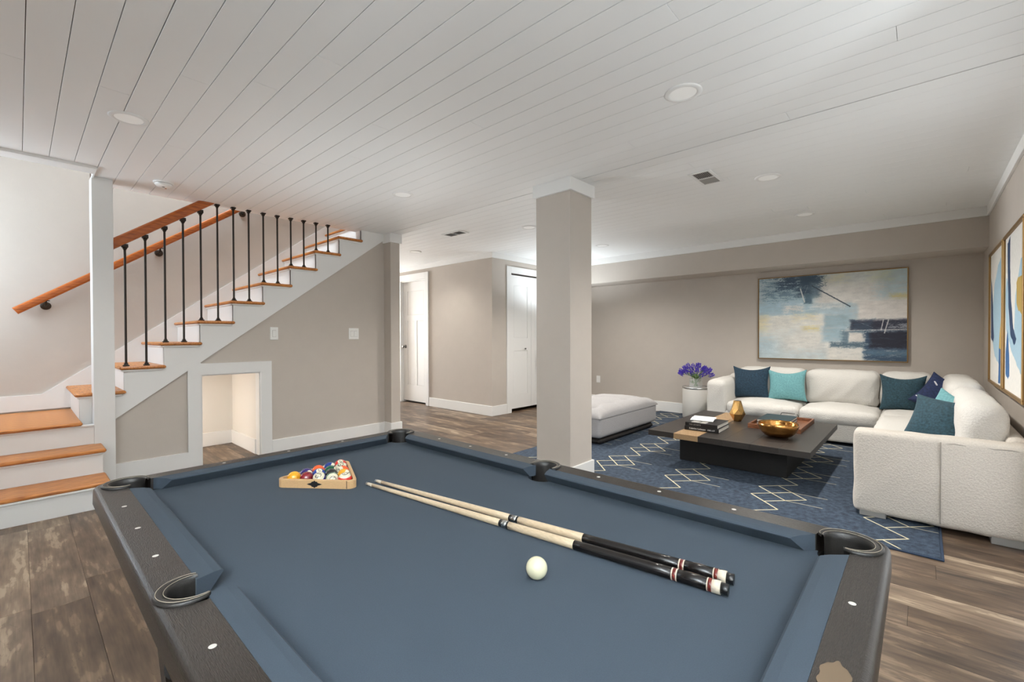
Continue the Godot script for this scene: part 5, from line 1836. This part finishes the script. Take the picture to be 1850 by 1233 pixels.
func build_pool_things() -> void:
	var R := 0.0245
	var bm := ball_mesh(R)
	var ball := func(called: String, label: String, n: int, col: Color, at: Vector3, pole: Vector3, spin: float, group := "") -> void:
		var o := MeshInstance3D.new()
		o.mesh = bm
		o.name = numbered(called)
		var m := mat(Color(1, 1, 1), 0.12)
		m.albedo_texture = ball_tex(n, col)
		m.clearcoat_enabled = true
		m.clearcoat = 0.6
		m.clearcoat_roughness = 0.05
		o.set_surface_override_material(0, m)
		add_child(o)
		var y := pole.normalized()
		var x := y.cross(Vector3(0.3, 0.1, 1)).normalized()
		o.transform = Transform3D(Basis(x, y, x.cross(y)) * Basis(Vector3.UP, spin), at)
		tag(o, label, "pool ball", group)
	ball.call("cue_ball", "plain cream white cue ball alone on the blue cloth", 0, Color.WHITE, Vector3(0.787, CLOTH + R, -0.643), Vector3.UP, 0.0)
	# triangle rack
	var c := Vector3(0.793, CLOTH, -1.685)
	var e1 := Vector3(0.616, 0, 0.788)
	var e2 := Vector3(0.788, 0, -0.616)
	var t := thing("ball_rack", "light wooden triangle rack with a black diamond mark around the pool balls", "ball rack", c)
	var s := 2.0 * R * (4.0 + sqrt(3.0))
	var corner := func(side: float, k: int) -> Vector2:
		return [Vector2(-side / 2, -side / (2 * sqrt(3.0))), Vector2(side / 2, -side / (2 * sqrt(3.0))), Vector2(0, side / sqrt(3.0))][k]
	var rounded := func(side: float, r: float) -> PackedVector2Array:
		var out := PackedVector2Array()
		for k in 3:
			var v: Vector2 = corner.call(side, k)
			var q := v * (1.0 - 2.0 * r / v.length())
			var a := v.angle()
			for j in 9: out.append(q + Vector2.from_angle(a + (j - 4) / 4.0 * PI / 3) * r)
		return out
	var po: PackedVector2Array = rounded.call(s + 2.0 * sqrt(3.0) * 0.0125, 0.024)
	var pi: PackedVector2Array = rounded.call(s + 0.003, 0.0125)
	var hgt := 0.030
	var st := nst()
	var w := func(v: Vector2, y: float) -> Vector3: return e1 * v.x + e2 * v.y + Vector3(0, y, 0)
	for k in po.size():
		var k1 := (k + 1) % po.size()
		var a: Vector2 = po[k]; var b: Vector2 = po[k1]; var d: Vector2 = pi[k]; var e: Vector2 = pi[k1]
		var o: Vector3 = w.call(a + b, 0)
		var ai := a.lerp(d, 0.12); var bi := b.lerp(e, 0.12)
		fan(st, [w.call(a, 0.0), w.call(b, 0.0), w.call(b, hgt - 0.0015), w.call(a, hgt - 0.0015)], o)
		fan(st, [w.call(a, hgt - 0.0015), w.call(b, hgt - 0.0015), w.call(bi, hgt), w.call(ai, hgt)], o + Vector3.UP)
		fan(st, [w.call(ai, hgt), w.call(bi, hgt), w.call(e, hgt), w.call(d, hgt)], Vector3.UP)
		fan(st, [w.call(d, 0.0), w.call(e, 0.0), w.call(e, hgt), w.call(d, hgt)], -o)
	obj("frame", st, M.maple, t)
	# mark on the middle of the front and the right side
	for f in 2:
		st = nst()
		var v0: Vector2 = corner.call(s + 2.0 * sqrt(3.0) * 0.0125, f)
		var v1: Vector2 = corner.call(s + 2.0 * sqrt(3.0) * 0.0125, f + 1)
		var mid := (v0 + v1) / 2
		var d := (v1 - v0).normalized()
		var nrm := mid.normalized()
		var xf := Transform3D(Basis(e1 * d.x + e2 * d.y, Vector3.UP, e1 * nrm.x + e2 * nrm.y), w.call(mid, hgt / 2))
		var pl := PackedVector2Array()
		for k in 48:
			var a := TAU * k / 48
			var r := 1.0 / (absf(cos(a)) / 0.026 + absf(sin(a)) / 0.0125)
			r *= 1.0 + 0.10 * cos(8 * a)
			pl.append(Vector2(cos(a), sin(a)) * r)
		prism(st, pl, -0.0005, 0.0006, xf)
		obj("diamond_mark", st, M.bookblack, t)
	st = nst()
	var vj: Vector2 = corner.call(s + 2.0 * sqrt(3.0) * 0.0125, 1)
	var qj := vj * (1.0 - 0.048 / vj.length()) + Vector2.from_angle(-PI / 2) * 0.0241
	box(st, w.call(qj, hgt / 2), Vector3(0.0016, hgt - 0.002, 0.0016))
	obj("joint_line", st, M.dark, t)
	var yel := c8(236, 164, 36); var blu := c8(30, 58, 140); var red := c8(206, 44, 34); var pur := c8(52, 36, 110)
	var org := c8(232, 92, 40); var grn := c8(20, 84, 58); var mar := c8(120, 28, 36); var blk := c8(18, 18, 20)
	var toc := Vector3(-0.55, 0.55, 0.62)
	var rows := [
		[[1, yel, "solid yellow pool ball at the left end of the front row in the rack", Vector3(0.6, -0.5, -0.6)],
		 [7, mar, "solid maroon pool ball second in the front row of the rack", Vector3(0.5, -0.4, -0.7)],
		 [12, pur, "pale striped pool ball with a ringed number in the middle of the front row", Vector3(-0.45, 0.72, 0.5)],
		 [14, grn, "green striped pool ball fourth in the front row, number low", Vector3(-0.35, 0.22, 0.9)],
		 [11, red, "red striped pool ball with white top at the right end of the front row", Vector3(-0.1, 0.98, 0.15)]],
		[[4, pur, "solid purple pool ball with number, left in the second row of the rack", Vector3(0.15, 0.42, 0.9)],
		 [2, blu, "solid blue pool ball with number on top, second in the second row", Vector3(-0.15, 0.85, 0.5)],
		 [8, blk, "black pool ball near the middle of the rack", Vector3(0.5, 0.3, -0.6)],
		 [9, yel, "yellow striped pool ball at the right end of the second row", Vector3(0.5, 0.1, 0.7)]],
		[[5, org, "solid orange pool ball at the left of the middle row in the rack", Vector3(0.6, -0.4, -0.6)],
		 [6, grn, "solid dark green pool ball in the middle row of the rack", Vector3(0.55, 0.35, 0.6)],
		 [13, org, "orange striped pool ball against the right side of the rack", Vector3(-0.75, 0.25, 0.1)]],
		[[10, blu, "blue striped pool ball at the left of the fourth row in the rack", Vector3(0.65, 0.1, 0.7)],
		 [15, mar, "maroon striped pool ball with number near the back of the rack", Vector3(-0.3, 0.85, 0.3)]],
		[[3, red, "solid red pool ball with number at the back corner of the rack", Vector3(-0.2, 0.8, 0.45)]]]
	for r in rows.size():
		for k in rows[r].size():
			var e: Array = rows[r][k]
			var lx: float = (k - (rows[r].size() - 1) / 2.0) * 2 * R
			var ly: float = -s / (2 * sqrt(3.0)) + R + r * R * sqrt(3.0)
			var at: Vector3 = c + w.call(Vector2(lx, ly), R)
			var spin := 0.0
			ball.call("pool_ball", e[2], e[0], e[1], at, e[3], PI, "pool balls in the rack")
	# two cues lying side by side
	var cues := [[Vector3(0.865, 0, -1.520), Vector3(1.002, 0, -0.298), "pool cue with black butt lying nearer the cue ball", 0.0], [Vector3(0.905, 0, -1.523), Vector3(1.053, 0, -0.302), "pool cue with black butt lying on the side of the long cushion", 0.003]]
	for q in cues:
		var a: Vector3 = q[0]
		var b: Vector3 = q[1]
		var L := a.distance_to(b)
		var cue := thing("pool_cue", q[2], "pool cue", a + Vector3(0, CLOTH, 0), 0.0, "pool cues on the table")
		var dir := (b - a) / L
		# radius along the cue; it rests on the cloth along its whole length
		var rad := func(s2: float) -> float: return 0.0058 + 0.0082 * pow(s2, 0.9)
		var section := func(called: String, s0: float, s1: float, m: Material, grow := 0.0) -> void:
			var sg := nst(true)
			var pts := []
			var rr := []
			var steps := 6 if s1 - s0 > 0.1 else 2
			for k in steps + 1:
				var u := lerpf(s0, s1, float(k) / steps)
				var ra: float = rad.call(u)
				pts.append(dir * u * L + Vector3(0, ra, 0))
				rr.append(ra + grow)
			tube(sg, pts, rr, 20)
			obj(called, sg, m, cue)
		section.call("tip", 0.0, 0.008, M.legmetal, -0.0004)
		section.call("ferrule", 0.008, 0.03, M.ivory)
		section.call("shaft", 0.03, 0.508, M.shaft)
		section.call("ring", 0.508, 0.514, M.black, 0.0002)
		section.call("joint", 0.514, 0.529, M.steel, 0.0001)
		section.call("ring", 0.529, 0.534, M.black, 0.0002)
		section.call("forearm", 0.534, 0.704, M.shaft)
		section.call("butt", 0.704, 0.905, M.ebony)
		section.call("ring", 0.905, 0.9075, M.ivory, 0.0002)
		section.call("ring", 0.9075, 0.913, M.inlay, 0.0001)
		section.call("ring", 0.913, 0.9155, M.ivory, 0.0002)
		section.call("sleeve", 0.9155, 0.966, M.ebony)
		section.call("ring", 0.966, 0.968, M.ivory, 0.0002)
		section.call("ring", 0.968, 0.974, M.inlay, 0.0001)
		section.call("collar", 0.974, 0.988, M.ivory, 0.0002)
		section.call("bumper", 0.988, 1.0, M.black, -0.002)
		# diamond inlay on the sleeve and a V on the collar, laid on the upper left of the round butt
		var up := (Vector3(0, 1, 0) + dir.cross(Vector3.UP) * -0.5).normalized()
		var sidev := dir.cross(up).normalized()
		for e in [[0.924, 0.958, 0.0052, M.ivory, 0.0001], [0.927, 0.955, 0.0040, M.inlay, 0.00035]]:
			st = nst()
			var s0: float = e[0]; var s1: float = e[1]
			var rr: float = rad.call((s0 + s1) / 2)
			var p := func(u: float, side: float) -> Vector3:
				var ra: float = rad.call(u)
				var an: float = side / ra
				return dir * u * L + Vector3(0, ra, 0) + (up * cos(an) + sidev * sin(an)) * (ra + e[4] + 0.0002)
			var m2 := (s0 + s1) / 2
			for h in 4:
				var f0 := h / 4.0; var f1 := (h + 1) / 4.0
				for sd: float in [-1.0, 1.0]:
					for ends in [[s0, m2], [m2, s1]]:
						var wA: float = (f0 if ends[0] == s0 else 1 - f0) * e[2] * sd
						var wB: float = (f1 if ends[0] == s0 else 1 - f1) * e[2] * sd
						var uA := lerpf(ends[0], ends[1], f0); var uB := lerpf(ends[0], ends[1], f1)
						tri(st, p.call(uA, 0.0), p.call(uA, wA), p.call(uB, wB), up)
						tri(st, p.call(uA, 0.0), p.call(uB, wB), p.call(uB, 0.0), up)
			obj("diamond_inlay", st, e[3], cue)
		st = nst()
		for sd: float in [-1.0, 1.0]:
			var pts := []
			for k in 4:
				var u := lerpf(0.9755, 0.986, k / 3.0)
				var ra: float = rad.call(u)
				var an := sd * (1.0 - k / 3.0) * 0.45
				pts.append(dir * u * L + Vector3(0, ra, 0) + (up * cos(an) + sidev * sin(an)) * (ra + 0.0005))
			tube(st, pts, 0.0009, 5)
		obj("chevron", st, M.black, cue)
